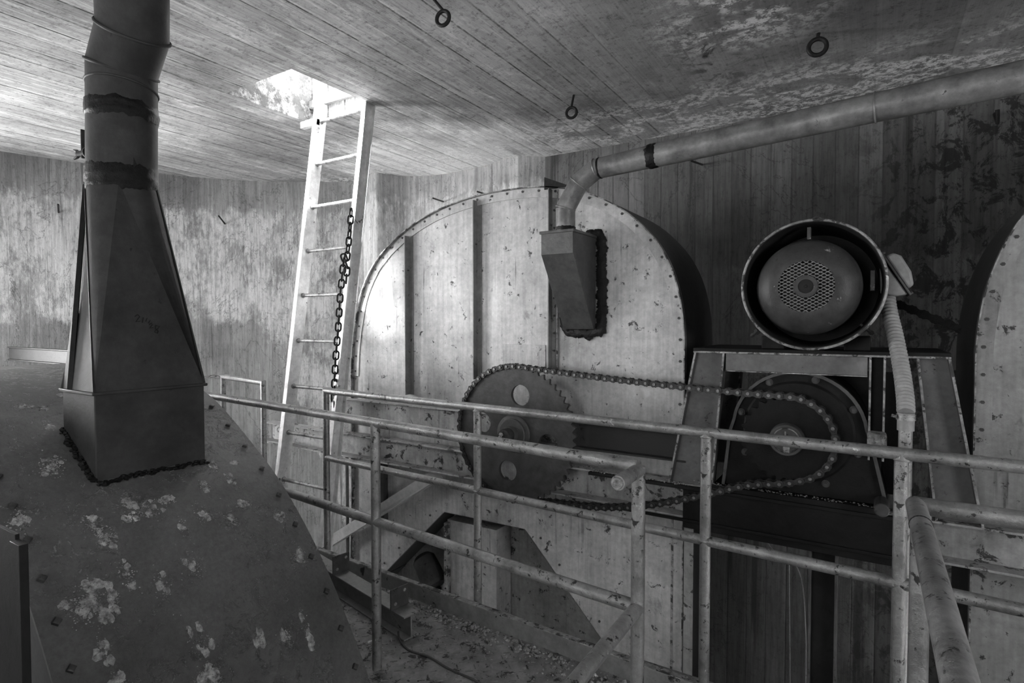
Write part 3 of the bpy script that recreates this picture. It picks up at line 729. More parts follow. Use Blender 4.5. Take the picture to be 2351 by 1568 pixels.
# ================================================================== HEAD CASINGS
CY, CB = 3.05, 3.63
arc = [(-3.36, 1.10), (-3.345, 1.30), (-3.31, 1.50), (-3.24, 1.74), (-3.08, 1.965), (-2.82, 2.145), (-2.54, 2.258), (-2.226, 2.320), (-1.94, 2.335), (-1.66, 2.318), (-1.40, 2.25), (-1.17, 2.125), (-1.00, 1.96), (-.905, 1.80), (-.853, 1.63), (-.831, 1.45), (-.828, 1.25), (-.828, 1.0)]
def casing(t, arcpts, sheet, xleft, xright, low=-2.5, poly=None, stiff=(), ribs=True):
    sp = spline(arcpts, 5)
    b = B(); b.prism(poly if poly else [(xright, low)] + sp[::-1] + [(xleft, low)], CY, CY + .006); b.make('front_panel', sheet, t)
    b = B(); full = [(arcpts[0][0], low)] + sp + [(arcpts[-1][0], low)]
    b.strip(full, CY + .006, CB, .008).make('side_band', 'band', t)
    b = B(); b.strip(full, CY - .030, CY - .0005, .006).make('flange_lip', 'edge', t)         # rolled angle edge
    def inset(k):
        out = []
        for i, (x, z) in enumerate(sp):
            a = sp[max(i - 1, 0)]; c = sp[min(i + 1, len(sp) - 1)]; dx, dz = c[0] - a[0], c[1] - a[1]; L = math.hypot(dx, dz)
            out.append((x + dz / L * k, z - dx / L * k))
        return out
    i1 = inset(.006); i2 = inset(.062)
    b = B(); n = len(i1); vs = [(x, CY - .007, z) for x, z in i1] + [(x, CY - .007, z) for x, z in i2] + [(x, CY - .0005, z) for x, z in i1] + [(x, CY - .0005, z) for x, z in i2]
    fs = []
    for i in range(n - 1): fs += [(i, i + 1, n + i + 1, n + i), (2 * n + i, 3 * n + i, 3 * n + i + 1, 2 * n + i + 1), (n + i, n + i + 1, 3 * n + i + 1, 3 * n + i), (i, 2 * n + i, 2 * n + i + 1, i + 1)]
    b.add(vs, fs).make('flange_ring', sheet, t)
    bl = along(inset(.030), .03, .115, 60); proto = None
    for x, z, a in bl:
        if proto is None:
            proto = B().hexnut((0, 0, 0), (0, -1, 0), .008, .007).make('bolt', 'bolt', t); o = proto
        else: o = proto.copy(); COL.objects.link(o)
        o.location = Vector((x, CY - .0075, z)) - WL[t.name]; 
    # back sheet so the drum is closed
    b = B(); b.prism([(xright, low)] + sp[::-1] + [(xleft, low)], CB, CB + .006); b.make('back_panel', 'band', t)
cas = thing('elevator_casing', 'large round-topped pale sheet-metal casing behind the toothed wheel', 'machine casing', (-2.08, 3.3, -2.5))
N1 = PY(1020, 1176, CY); N2 = PY(1205, 1216, CY); N3 = PY(1382, 1470, CY); N0 = PY(878, 1322, CY)
e3_ = N3 + (N3 - N2) * .8; e0_ = N0 + (N0 - N1) * .6
sp1 = spline(arc, 5)
poly = [(-.828, -2.5), (e3_.x + .05, -2.5), (e3_.x, e3_.z), (N3.x, N3.z), (N2.x, N2.z), (N1.x, N1.z), (N0.x, N0.z), (e0_.x, e0_.z), (-3.15, -2.5), (-3.36, -2.5)] + sp1 + []
casing(cas, arc, 'casing', -3.36, -.828, poly=poly[::-1])
def vstiff(px, ytop, ybot, w=.035, proj=.05, mat='angle', parent=cas):
    a = PY(px, ytop, CY); bq = PY(px, ybot, CY)
    b = B(); b.box((a.x - .004, CY - proj, bq.z), (a.x + .004, CY - .001, a.z)); b.box((a.x - .004, CY - .006, bq.z), (a.x + w, CY - .0005, a.z))
    return b.make('stiffener', mat, parent, .0015)
vstiff(940, 543, 905); vstiff(1096, 462, 870); vstiff(1268, 436, 850, .05, .05)
# bolted split seam beside the middle stiffener
a = PY(1282, 436, CY); bq = PY(1282, 850, CY); s_ = B()
B().box((a.x - .003, CY - .014, bq.z), (a.x + .003, CY - .001, a.z)).make('seam_bead', 'edge', cas)
b = B(); g = PY(1256, 430, CY)
b.prism([(g.x - .003, g.z - .02), (g.x - .003, g.z + .055), (g.x + .17, g.z - .02)], CY - .03, CY - .022); b.make('gusset', 'black', cas)
for k in range(9):
    z = a.z - .12 - k * .105; B().hexnut((a.x - .022, CY - .0065, z), (0, -1, 0), .007, .007).make('bolt', 'bolt', cas)
# inspection plate
h0 = PY(1155, 790, CY); h1 = PY(1253, 850, CY)
B().box((h0.x, CY - .004, h1.z), (h1.x, CY - .0005, h0.z)).make('inspection_plate', 'casing', cas, .001)
# shadowed return of the notch and what stands in it
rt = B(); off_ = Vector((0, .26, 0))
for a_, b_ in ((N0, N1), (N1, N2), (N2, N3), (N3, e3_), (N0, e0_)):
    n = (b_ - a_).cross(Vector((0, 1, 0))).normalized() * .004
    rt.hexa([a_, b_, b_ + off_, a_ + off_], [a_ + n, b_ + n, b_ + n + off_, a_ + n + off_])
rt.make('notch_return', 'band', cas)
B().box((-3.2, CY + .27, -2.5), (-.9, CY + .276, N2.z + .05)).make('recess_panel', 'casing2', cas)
a = PY(1027, 1190, CY + .08); b2 = PY(1140, 1500, CY + .08)
B().box((a.x, CY + .08, -2.5), (b2.x, CY + .262, a.z - .005)).make('leg_trunk', 'casing', cas, .003)
B().box((a.x - .0, CY + .04, -2.5), (a.x + .03, CY + .079, a.z - .02)).make('trunk_flange', 'edge', cas, .002)
b = B()
for k in range(12): b.hexnut((a.x + .015, CY + .0395, a.z - .08 - k * .1), (0, -1, 0), .006, .006)
b.make('trunk_bolts', 'bolt', cas)
# notch edge bolts
for (p_, q_, nn) in ((N1, N0, 4), (N2, N3, 4)):
    for k in range(nn):
        c_ = p_ + (q_ - p_) * ((k + .5) / nn); off2 = Vector((-.05, 0, .03)) if p_ is N1 else Vector((.05, 0, .04))
        B().hexnut(c_ + off2 + Vector((0, -.001, 0)), (0, -1, 0), .007, .006).make('bolt', 'bolt', cas)
# right edge flange down the trunk
B().box((-.828 + .004, CY - .03, -2.5), (-.775, CY - .02, 1.0)).make('trunk_flange', 'casing2', cas, .001)
B().box((-.90, CY - .005, -2.5), (-.888, CY - .0006, .45)).make('seam_bead', 'edge', cas)
# left lower panel joints below the beams
for px_a in (800, 813): 
    a = PY(px_a, 1050, CY); B().box((a.x - .004, CY - .03, -1.2), (a.x + .004, CY - .001, .48)).make('stiffener', 'angle', cas, .001)
a = PY(886, 1060, CY); b2 = PY(886, 1207, CY)
B().chan((a.x, CY - .025, b2.z), (a.x, CY - .025, a.z), .045, .04, .006, (0, 1, 0), 'C').make('short_channel', 'greasebeam', cas)
# motor-like lump seen in the notch
mp = PY(985, 1310, 3.16)
t = thing('gearmotor', 'small rounded grimy gearmotor half hidden inside the triangular notch of the casing', 'motor', mp + Vector((0, 0, -.15)))
B().lathe([(.001, -.13), (.06, -.12), (.085, -.09), (.09, 0), (.09, .10), (.07, .12), (.001, .125)], mp, (.7, -.2, -.65), 28).make('body', 'greasebeam', t)
B().box((mp.x - .03, 3.10, mp.z - .16), (mp.x + .09, 3.19, mp.z - .11)).make('foot', 'greasebeam', t)

C2X = .366
arc2 = [(C2X, .9), (C2X, 1.2), (.369, 1.45), (.407, 1.69), (.512, 1.94), (.70, 2.13), (.95, 2.25), (1.25, 2.32), (1.6, 2.31), (1.95, 2.2), (2.2, 1.95), (2.3, 1.6), (2.3, 1.0)]
cas2 = thing('elevator_casing', 'round-topped grey sheet-metal casing cut off by the right edge of the picture', 'machine casing', (1.3, 3.3, -2.5))
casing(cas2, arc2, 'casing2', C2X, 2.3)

# ================================================================== BEAMS
def beam(name, label, x0, x1, y, z0, z1, mat, w=.07, open_front=True, bevel=.002):
    b = B(); t_ = .010
    b.box((x0, y, z0), (x1, y + t_, z1))                          # web
    b.box((x0, y - w, z1 - t_), (x1, y - .0005, z1)); b.box((x0, y - w, z0), (x1, y - .0005, z0 + t_))
    return tag(b.make(name, mat, None, bevel), label, 'beam')
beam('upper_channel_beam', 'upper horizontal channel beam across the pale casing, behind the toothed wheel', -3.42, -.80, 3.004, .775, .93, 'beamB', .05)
beam('lower_channel_beam', 'lower and longer horizontal channel beam under the upper one, carrying the drive', -4.3, 2.2, 3.004, .50, .675, 'beam', .085)
# greasy dark stretch under the motor frame
t = thing('drive_support_beam', 'greasy black base beam with lumps of grime under the reducer', 'beam', (-.35, 2.9, .45))
B().box((-.80, 2.905, .455), (.20, 2.935, .655)).make('web', 'grease', t, .003)
B().box((-1.32, 2.888, .655), (.22, 2.998, .672)).make('top_plate', 'grease', t, .003)
B().box((-1.30, 2.889, .49), (.22, 2.904, .505)).make('bottom_flange', 'grease', t, .003)
B().box((-.655, 2.888, .673), (.03, 3.26, .70)).make('slide_rail', 'grease', t, .003)
b = B()
for i in range(420):
    x = random.uniform(-1.9, .2); lump(b, (x, random.uniform(2.893 if x > -1.3 else 2.94, 2.935 if x > -1.3 else 3.0), (.70 if -.75 < x < .08 else .675) + .001), random.uniform(.0015, .006), .7, 5)
tag(b.make('grime_crumbs', 'debris'), 'crumbs of pale dirt lying on the greasy drive beam below the chain', 'dirt', kind='stuff')
# brace
p_, q_ = PY(1010, 1085, 2.99), PY(760, 1243, 2.99)
br = B(); br.bar(p_, q_, .006, .085, (0, 0, 1)); d_ = (q_ - p_).normalized()
br.bar(p_ + Vector((-.01, -.012, -.045)), q_ + Vector((-.01, -.012, -.045)), .03, .006)
tag(br.make('diagonal_brace', 'brace', None, .001), 'pale diagonal angle-iron brace running down left from under the lower beam', 'brace')
# left bracket under the ladder
t = thing('wall_bracket', 'small plate bracket with diagonal stay at the left end of the lower beam', 'bracket', (-4.2, 2.9, .5))
a = PY(618, 1000, 2.9)
B().box((a.x, 2.82, a.z - .03), (a.x + .30, 2.90, a.z - .018)).make('shelf_plate', 'angle', t, .002)
B().bar((a.x + .12, 2.89, a.z - .03), (a.x + .02, 2.89, a.z - .5), .05, .008, (0, 1, 0)).make('stay', 'angle', t)
# H column under the drive
c0 = PY(1858, 1270, 2.97); c1 = PY(1925, 1270, 2.97)
t = thing('steel_column', 'grimy H-section column with a bolted head plate under the drive beam', 'column', ((c0.x + c1.x) / 2, 2.97, -2.6))
B().box((c0.x, 2.93, -2.6), (c0.x + .012, 3.03, .455)).make('flange', 'frame', t, .002)
B().box((c1.x - .012, 2.93, -2.6), (c1.x, 3.03, .455)).make('flange', 'frame', t, .002)
B().box((c0.x + .013, 2.975, -2.6), (c1.x - .013, 2.985, .455)).make('web', 'grease', t)
B().box((c0.x - .09, 2.91, .456), (c1.x + .01, 3.04, .475)).make('head_plate', 'frame', t, .003)
c0 = PY(2135, 1290, 3.3)
tag(B().chan((c0.x, 3.3, -2.6), (c0.x, 3.3, .47), .09, .09, .010, (0, 1, 0), 'C').make('steel_post', 'frame', None, .002), 'dark steel post standing beside the right-hand casing below the beam', 'post')
# loose wires under the drive
b = B()
b.tube(spline([PY(1750, 1222, 2.95), PY(1775, 1262, 2.93), PY(1812, 1280, 2.92), PY(1840, 1330, 2.9), PY(1850, 1450, 2.9), PY(1850, 1568, 2.9)], 5), .0022, 6)
tag(b.make('loose_wire', 'rail'), 'thin loose wire dangling below the greasy drive beam', 'wire')
tag(B().tube([PY(1812, 1285, 2.9), PY(1814, 1568, 2.9)], .0022, 6).make('loose_wire', 'rail'), 'straight thin wire hanging plumb left of the H column', 'wire')

# ================================================================== SPROCKETS AND DRIVE CHAIN
YS = 2.85; PITCH_ = .0445
BC = Vector((-1.775, YS, .848)); NB = 56; RB = PITCH_ / (2 * math.sin(PI / NB))
SC = Vector((-.315, YS, .972)); NS = 27; RS = PITCH_ / (2 * math.sin(PI / NS))
def sprocket_plate(c, n, R, y0, y1, holes, hr, hR, ph=.3):
    """toothed disc, holes cut through"""
    outer = []
    for i in range(n):
        a0 = 2 * PI * i / n
        for k, rr in ((0, -.012), (.12, -.0105), (.26, -.003), (.38, .006), (.46, .009), (.54, .009), (.62, .006), (.74, -.003), (.88, -.0105)):
            a = a0 + 2 * PI * k / n; outer.append(((R + rr) * math.cos(a), (R + rr) * math.sin(a)))
    bm = bmesh.new()
    def loop(pts): 
        vs = [bm.verts.new((x, 0, z)) for x, z in pts]; return [bm.edges.new((vs[i], vs[(i + 1) % len(vs)])) for i in range(len(vs))]
    es = loop(outer)
    for k in range(holes):
        a = ph + 2 * PI * k / holes
        es += loop([(hR * math.cos(a) + hr * math.cos(2 * PI * j / 36), hR * math.sin(a) + hr * math.sin(2 * PI * j / 36)) for j in range(36)])
    bmesh.ops.triangle_fill(bm, use_beauty=True, edges=es)
    # drop triangles that fill holes
    for f in list(bm.faces):
        m_ = f.calc_center_median()
        for k in range(holes):
            a = ph + 2 * PI * k / holes
            if (m_.x - hR * math.cos(a)) ** 2 + (m_.z - hR * math.sin(a)) ** 2 < (hr * .97) ** 2: bm.faces.remove(f); break
    r = bmesh.ops.extrude_face_region(bm, geom=bm.faces[:])
    for v in [g for g in r['geom'] if isinstance(g, bmesh.types.BMVert)]: v.co.y += y1 - y0
    bmesh.ops.recalc_face_normals(bm, faces=bm.faces)
    bm.verts.index_update()
    b = B(); b.add([Vector((v.co.x + c.x, v.co.y + y0, v.co.z + c.z)) for v in bm.verts], [tuple(v.index for v in f.verts) for f in bm.faces]); bm.free()
    return b
t = thing('sprocket', 'big dark toothed wheel with four round holes, on a stepped hub', 'sprocket', BC + Vector((0, 0, -.42)))
sprocket_plate(BC, NB, RB, YS - .011, YS + .011, 4, .062, .232, -.19).make('toothed_disc', 'sprocket', t, ang=20)
B().lathe([(.001, -.075), (.045, -.075), (.048, -.07), (.048, -.04), (.085, -.04), (.09, -.035), (.09, -.026), (.108, -.022), (.112, -.018), (.112, .0)], BC, (0, 1, 0), 48).make('hub', 'frame', t)
B().lathe([(.001, -.125), (.040, -.125), (.043, -.120), (.043, -.076)], BC, (0, 1, 0), 36).make('shaft', 'greasebeam', t)
B().cyl(BC + Vector((0, .0115, 0)), BC + Vector((0, .17, 0)), .05, 30).make('bearing_housing', 'greasebeam', t)
b = B(); lump(b, BC + Vector((-.014, -.128, .01)), .012); lump(b, BC + Vector((-.02, -.128, -.006)), .010); b.make('dropping', 'droppings', t)

# roller chain path (clockwise seen from the front), points in XZ
import math as _m
def tang_top(c1, r1, c2, r2):
    d = Vector((c2.x - c1.x, c2.z - c1.z)); L = d.length; base = math.atan2(d.y, d.x); off = math.acos((r1 - r2) / L)
    return base + off
at_ = tang_top(BC, RB, SC, RS)
path = []
cp = lambda c, r, a: (c.x + r * math.cos(a), c.z + r * math.sin(a))
# from the small wheel's top tangent, along the top run to the big wheel, round its left, back below, up to the small wheel
ab = -PI / 2 - .30                                                  # lower leaving angle on the big wheel (seen wrapping past bottom)
pt0 = cp(SC, RS, at_); pt1 = cp(BC, RB, at_)
for i in range(31): 
    k = i / 30; x = pt0[0] + (pt1[0] - pt0[0]) * k; z = pt0[1] + (pt1[1] - pt0[1]) * k - .012 * 4 * k * (1 - k); path.append((x, z))
a_end = -PI / 2 + .10 + 2 * PI
n_ = 60
for i in range(1, n_ + 1): path.append(cp(BC, RB, at_ + (a_end - at_) * i / n_))
lowpts = [PY(1262, 1152, YS), PY(1330, 1160, YS), PY(1400, 1164, YS), PY(1480, 1160, YS), PY(1560, 1147, YS), PY(1640, 1130, YS), PY(1720, 1112, YS)]
sa = -PI / 2 + .05
low_ = spline([path[-1]] + [(q.x, q.z) for q in lowpts] + [cp(SC, RS + .012, sa - .02)], 6)
path += low_[1:]
for i in range(1, 40): path.append(cp(SC, RS, sa + (at_ - sa) * i / 40 if at_ > sa else sa + (at_ + 2 * PI - sa) * i / 40))
path.append(pt0)
L = sum(math.dist(a, b) for a, b in zip(path, path[1:])); NL = int(round(L / PITCH_)); NL -= NL % 2; step = L / NL
pins = []
acc = 0; need = 0
for a, b in zip(path, path[1:]):
    l = math.dist(a, b)
    while need <= acc + l + 1e-9 and len(pins) < NL:
        k = (need - acc) / l if l else 0; pins.append((a[0] + (b[0] - a[0]) * k, a[1] + (b[1] - a[1]) * k)); need += step
    acc += l
print('chain links', NL, 'length', L)
def plate_shape(b, y0, y1, half, r=.0185, waist=.0105):
    pts = []
    for i in range(9): an = -PI * .38 + PI * .76 * i / 8; pts.append((half + r * math.cos(an), r * math.sin(an)))
    pts.append((0, waist))
    for i in range(9): an = PI - PI * .38 + PI * .76 * i / 8; pts.append((-half + r * math.cos(an), r * math.sin(an)))
    pts.append((0, -waist)); b.prism(pts, y0, y1)
def chain_link(parent, outer, name='link'):
    half = PITCH_ / 2; b = B()
    for s_ in (-1, 1):
        y_in = .0135 if not outer else .0192
        y0, y1 = sorted((s_ * y_in, s_ * (y_in + .005))); plate_shape(b, y0, y1, half)
    for e in (-1, 1):
        if outer: b.cyl((e * half, -.029, 0), (e * half, .029, 0), .0075, 12)
        else: b.cyl((e * half, -.0133, 0), (e * half, .0133, 0), .0125, 12)
    b.add([(0, 0, 0)] * 0, [])
    o = b.make(name, 'chain', parent); off = WL[o.name]
    for v in o.data.vertices: v.co += off
    if outer:
        o.data.materials.append(M['pin'])
        for p in o.data.polygons:
            if abs(p.center.y) > .0286 and abs(p.normal.y) > .9: p.material_index = 1
    return o
dc = thing('drive_chain', 'heavy roller chain looping from the big toothed wheel to the small one', 'roller chain', (-1.05, YS, .43))
po = chain_link(dc, True); pi_ = chain_link(dc, False)
rest = B(); used = {0: False, 1: False}; cnt = 0
mid_hidden = set()
order = sorted(range(NL), key=lambda i: -pins[i][0])               # those nearest the camera stay individual parts
keep = set(order[:98])
for i in range(NL):
    a = pins[i]; c = pins[(i + 1) % NL]; mid = Vector(((a[0] + c[0]) / 2, YS, (a[1] + c[1]) / 2)); ang = math.atan2(c[1] - a[1], c[0] - a[0])
    src = po if i % 2 else pi_; k = i % 2
    if i in keep:
        o = src if not used[k] else src.copy()
        if used[k]: COL.objects.link(o)
        used[k] = True; o.location = mid - WL[dc.name]; o.rotation_euler = (0, -ang, 0)
    else:
        R_ = Matrix.Rotation(-ang, 4, 'Y'); rest.add([R_ @ v.co + mid for v in src.data.vertices], [tuple(p.vertices) for p in src.data.polygons])
if rest.v: tag(rest.make('far_links', 'chain', dc), kind='stuff')
t = thing('pinion', 'small toothed wheel with bright hub ring on the reducer, driving the chain', 'sprocket', SC + Vector((0, 0, -.2)))
sprocket_plate(SC, NS, RS, YS - .010, YS + .010, 0, .05, .1).make('toothed_disc', 'grease', t, ang=20)
B().lathe([(.001, -.05), (.052, -.05), (.056, -.046), (.058, -.05), (.068, -.050), (.072, -.044), (.074, -.0105)], SC, (0, 1, 0), 40).make('hub', 'frame', t); hb_ = t.children[-1]
B().torus(SC + Vector((0, -.051, 0)), (0, 1, 0), .054, .003, 40, 8).make('retaining_ring', 'edge', hb_)
B().box(SC + Vector((-.006, -.056, .0)), SC + Vector((.0, -.051, .04))).make('key_mark', 'edge', hb_)
B().box(SC + Vector((-.012, -.058, -.056)), SC + Vector((.016, -.051, -.028))).make('lock_tab', 'edge', hb_, .003)

# ================================================================== REDUCER
YF = 2.94
red = thing('gear_reducer', 'black greasy gear reducer with round bolted cover under the motor table', 'gear reducer', (SC.x, 3.1, .70))
GC = Vector((SC.x + .03, YF, SC.z + .02))
prof = []
R1 = .285
for i in range(25):
    an = PI * i / 24; prof.append((GC.x + R1 * math.cos(an), GC.z + R1 * math.sin(an)))
hou = [(GC.x + .36, .703), (GC.x + .30, GC.z - .02)] + prof[1:-1] + [(GC.x - .30, GC.z - .02), (GC.x - .33, .703)]
B().prism(hou, YF, YF + .34).make('housing', 'grease', red, .008)
B().strip([(x, z) for x, z in hou[::-1]], YF - .02, YF + .002, .014).make('rim', 'frame', red)
B().lathe([(.001, -.012), (.225, -.012), (.235, -.004), (.235, .0)], GC, (0, 1, 0), 56).make('cover', 'grease', red)
B().cyl(SC + Vector((0, .0105, 0)), SC + Vector((0, .08, 0)), .06, 30).make('output_shaft', 'grease', red)
for k in range(8):
    an = PI / 8 + 2 * PI * k / 8 + .1; p = GC + Vector((.255 * math.cos(an), -.001, .255 * math.sin(an)))
    if p.z < .72: continue
    b = B(); b.cyl(p, p + Vector((0, -.006, 0)), .017, 16); b.hexnut(p + Vector((0, -.006, 0)), (0, -1, 0), .013, .010); b.cyl(p + Vector((0, -.016, 0)), p + Vector((0, -.022, 0)), .007, 10)
    b.make('cover_bolt', 'frame', red)
# ================================================================== MOTOR TABLE
tb = thing('motor_table', 'black trapezoid steel table carrying the electric motor above the reducer', 'machine frame', (-.24, 3.1, .68))
Y0, Y1 = 2.915, 3.47
T0 = PY(1592, 800, Y0); T1 = PY(2184, 822, Y0); zt_ = (T0.z + T1.z) / 2
B().box((T0.x, Y0, zt_ - .012), (T1.x, Y1, zt_ + .012)).make('top_plate', 'grease', tb, .003)
B().box((T0.x, Y0 - .003, zt_ - .013), (T1.x, Y0 - .0002, zt_ - .004)).make('worn_edge', 'edge', tb, .001)
def leg(xt0, xt1, xb0, xb1, zb, y, nm='leg'):
    a = [Vector((xb0, y, zb)), Vector((xb1, y, zb)), Vector((xt1, y, zt_ - .013)), Vector((xt0, y, zt_ - .013))]
    B().hexa(a, [v + Vector((0, .01, 0)) for v in a]).make(nm, 'leg', tb)
    for (p, q, s_) in ((a[0], a[3], 1), (a[1], a[2], -1)):
        B().bar(p + Vector((s_ * .005, -.02, 0)), q + Vector((s_ * .005, -.02, 0)), .010, .050, (0, 1, 0)).make('leg_flange', 'frame', tb, .001)
        B().bar(p + Vector((s_ * .005, -.0475, 0)), q + Vector((s_ * .005, -.0475, 0)), .009, .004, (0, 1, 0)).make('worn_edge', 'edge', tb)
f = lambda px, py: PY(px, py, Y0).x
leg(f(1594, 805), f(1664, 805), f(1534, 1100), f(1636, 1120), .672, Y0 + .045)
leg(f(2104, 830), f(2184, 830), f(2148, 1128), f(2262, 1133), .677, Y0 + .045)
leg(f(1594, 805), f(1664, 805), f(1534, 1100), f(1636, 1120), .69, Y1 - .03)
a = f(1666, 810); b2_ = f(1992, 830)
B().box((a, Y0, zt_ - .095), (b2_, Y0 + .01, zt_ - .013)).make('cross_channel', 'leg', tb, .002)
B().box((a, Y0 - .0, zt_ - .100), (b2_, Y0 + .04, zt_ - .0955)).make('cross_flange', 'edge', tb)
u0_, u1_ = f(1996, 830), f(2034, 830)
B().box((u0_, Y0, .90), (u0_ + .008, Y0 + .07, zt_ - .013)).make('upright_flange', 'edge', tb)
B().box((u1_ - .008, Y0, .90), (u1_, Y0 + .07, zt_ - .013)).make('upright_flange', 'edge', tb)
B().box((u0_ + .009, Y0 + .05, .673), (u1_ - .009, Y0 + .06, zt_ - .013)).make('upright', 'grease', tb)
B().box((b2_ - .22, Y0 + .36, .673), (f(2100, 900), Y0 + .37, zt_ - .1)).make('back_plate', 'grease', tb)
lp = f(2022, 1170)
tl = tag(B().lathe([(.001, -.03), (.024, -.03), (.028, -.026), (.028, .10), (.02, .13), (.001, .13)], PY(2024, 1168, 2.80) , (0, 1, 0), 20).make('pipe_stub', 'greasebeam'), 'short horizontal pipe stub poking out right of the black reducer', 'pipe')

# ================================================================== MOTOR
MC = PY(1861, 654, 2.74); MR = .278
mo = thing('electric_motor', 'large dark electric motor with round ribbed shroud and mesh fan grille, on the black table', 'motor', (MC.x, 3.0, zt_ + .012))
B().lathe([(MR - .012, .0), (MR - .001, -.004), (MR + .002, .002), (MR, .012), (MR - .010, .02), (MR - .012, .42), (MR - .03, .44), (MR - .035, .42), (MR - .014, .01)], MC, (0, 1, 0), 72, True).make('outer_shroud', 'motorin', mo, ang=40)
B().torus(MC + Vector((0, -.002, 0)), (0, 1, 0), MR - .004, .0055, 80, 8).make('worn_rim', 'edge', mo)
B().lathe([(.001, .30), (MR - .03, .30), (MR - .03, .31), (.001, .31)], MC, (0, 1, 0), 60).make('end_bell', 'motorin', mo)
fc = MC + Vector((-.015, 0, -.008)); FR = .207; GR = .108
B().lathe([(GR, -.035), (GR + .03, -.033), (FR - .05, -.020), (FR - .02, -.002), (FR - .004, .03), (FR, .07), (FR, .24), (FR - .006, .24), (FR - .006, .07), (FR - .03, .01), (GR + .002, -.028)], fc, (0, 1, 0), 72, True).make('fan_cowl', 'motor', mo, ang=45); cowl = bpy.context.scene.collection.objects['fan_cowl']
B().lathe([(.001, .02), (FR - .01, .02)], fc, (0, 1, 0), 40).make('fan_disc', 'motorin', mo)
# expanded-metal grille
g = B()
for s_ in (-1, 1):
    k = -18
    while k <= 18:
        # slanted wires, clipped to the circle
        dx, dz = math.cos(.50), s_ * math.sin(.50); off = k * .0128
        nx, nz = -dz, dx; cx_, cz_ = nx * off, nz * off
        if abs(off) < GR + .001:
            hl_ = math.sqrt((GR + .001) ** 2 - off ** 2)
            g.bar(fc + Vector((cx_ - dx * hl_, -.032 + s_ * .0012, cz_ - dz * hl_)), fc + Vector((cx_ + dx * hl_, -.032 + s_ * .0012, cz_ + dz * hl_)), .0025, .003, (0, 1, 0))
        k += 1
g.make('fan_grille', 'angle', cowl)
B().lathe([(.001, -.042), (.006, -.044), (.008, -.040), (.028, -.038), (.030, -.042), (.046, -.042), (.048, -.036), (.048, -.033), (.001, -.033)], fc, (0, 1, 0), 36).make('grille_hub', 'motor', cowl)
B().lathe([(.001, -.045), (.005, -.045), (.007, -.0425), (.0275, -.0405), (.0275, -.038)], fc, (0, 1, 0), 28).make('grease_cap', 'motorin', cowl)
B().box((MC.x - .018, 2.76, MC.z + FR - .01), (MC.x - .004, 2.80, MC.z + MR - .03)).make('rib', 'motor', mo)
B().box((MC.x + .215, 2.78, MC.z - .03), (MC.x + .232, 2.9, MC.z + .055)).make('name_plate', 'motor', mo, .002)
B().torus(MC + Vector((.01, .16, MR + .012)), (0, 1, 0), .022, .006, 24, 8).make('lifting_eye', 'motor', mo)
for px, py in ((1738, 762), (1989, 755)):
    p = PY(px, py, 2.88); d = (p - Vector((MC.x, 2.88, MC.z))).normalized()
    b = B(); b.cyl(p - d * .03, p + d * .035, .007, 12); b.hexnut(p - d * .008, d, .015, .014); b.hexnut(p + d * .018, d, .011, .012); b.make('clamp_bolt', 'greasebeam', mo)
for X in (MC.x - .17, MC.x + .17): B().box((X - .05, 2.93, zt_ + .0125), (X + .05, 3.2, zt_ + .075)).make('foot', 'grease', mo, .005)
# junction box, hexagonal hood with slanted lid
JY = 2.95
jb = thing('junction_box', 'grey terminal box with slanted bolted lid on the right flank of the motor', 'junction box', PY(2045, 690, JY))
pj_ = [PY(*q, JY - .06) for q in ((2020, 590), (2034, 680), (2062, 680), (2084, 676), (2022, 586))]
body_ = [(q.x, q.z) for q in (PY(2018, 588, JY), PY(2082, 677, JY), PY(2060, 681, JY), PY(2021, 676, JY))]
B().prism(body_, JY - .075, JY + .075).make('box_body', 'conduit', jb, .006)
lid0 = PY(2020, 585, JY); lid1 = PY(2086, 680, JY); ln = (lid1 - lid0).normalized(); nn = Vector((-ln.z, 0, ln.x)); nn = nn if nn.x > 0 else -nn
B().bar(lid0 + nn * .004, lid1 + nn * .004, .17, .008, nn).make('lid_flange', 'frame', jb, .002)
m0 = lid0 + (lid1 - lid0) * .10; m1 = lid0 + (lid1 - lid0) * .86
top0 = m0 + nn * .075 + ln * .012; top1 = m1 + nn * .055 - ln * .055; topm = m1 + nn * .03 - ln * .0
cap_poly = [m0 + nn * .009, m0 + nn * .04 + ln * .002, m0 + nn * .058 + ln * .03, top1 + ln * .0, m1 + nn * .035, m1 + nn * .009]
B().prism([(q.x, q.z) for q in cap_poly], JY - .065, JY + .065).make('lid', 'conduit', jb, .01)
b = B()
for e in (lid0 + ln * .006, lid1 - ln * .006): b.hexnut(e + nn * .008 + Vector((0, -.07, 0)), nn, .006, .008)
b.make('lid_screws', 'frame', COL.objects['lid'])
# corrugated conduit
cpth = spline([PY(2038, 684, 2.94), PY(2042, 715, 2.90), PY(2056, 775, 2.82), PY(2070, 850, 2.72), PY(2078, 910, 2.62), PY(2080, 948, 2.56)], 10)
cpth = [Vector(q) for q in cpth]; fine = []; rr = []
accs = [0]
for a, b_ in zip(cpth, cpth[1:]): accs.append(accs[-1] + (b_ - a).length)
TL = accs[-1]; NR = 34; nst = NR * 6
def ev(s_):
    for i in range(len(accs) - 1):
        if accs[i + 1] >= s_: return cpth[i] + (cpth[i + 1] - cpth[i]) * ((s_ - accs[i]) / (accs[i + 1] - accs[i] + 1e-9))
    return cpth[-1]
for i in range(nst + 1): fine.append(ev(TL * i / nst)); rr.append(.0262 + .0045 * math.sin(2 * PI * i / 6))
cf = thing('flexible_conduit', 'pale ribbed flexible conduit dropping from the terminal box to a rigid pipe', 'conduit', cpth[-1] + Vector((0, 0, -1.5)))
B().tube(fine, rr, 20).make('corrugated_hose', 'conduit', cf, ang=60)
ce = cpth[-1]
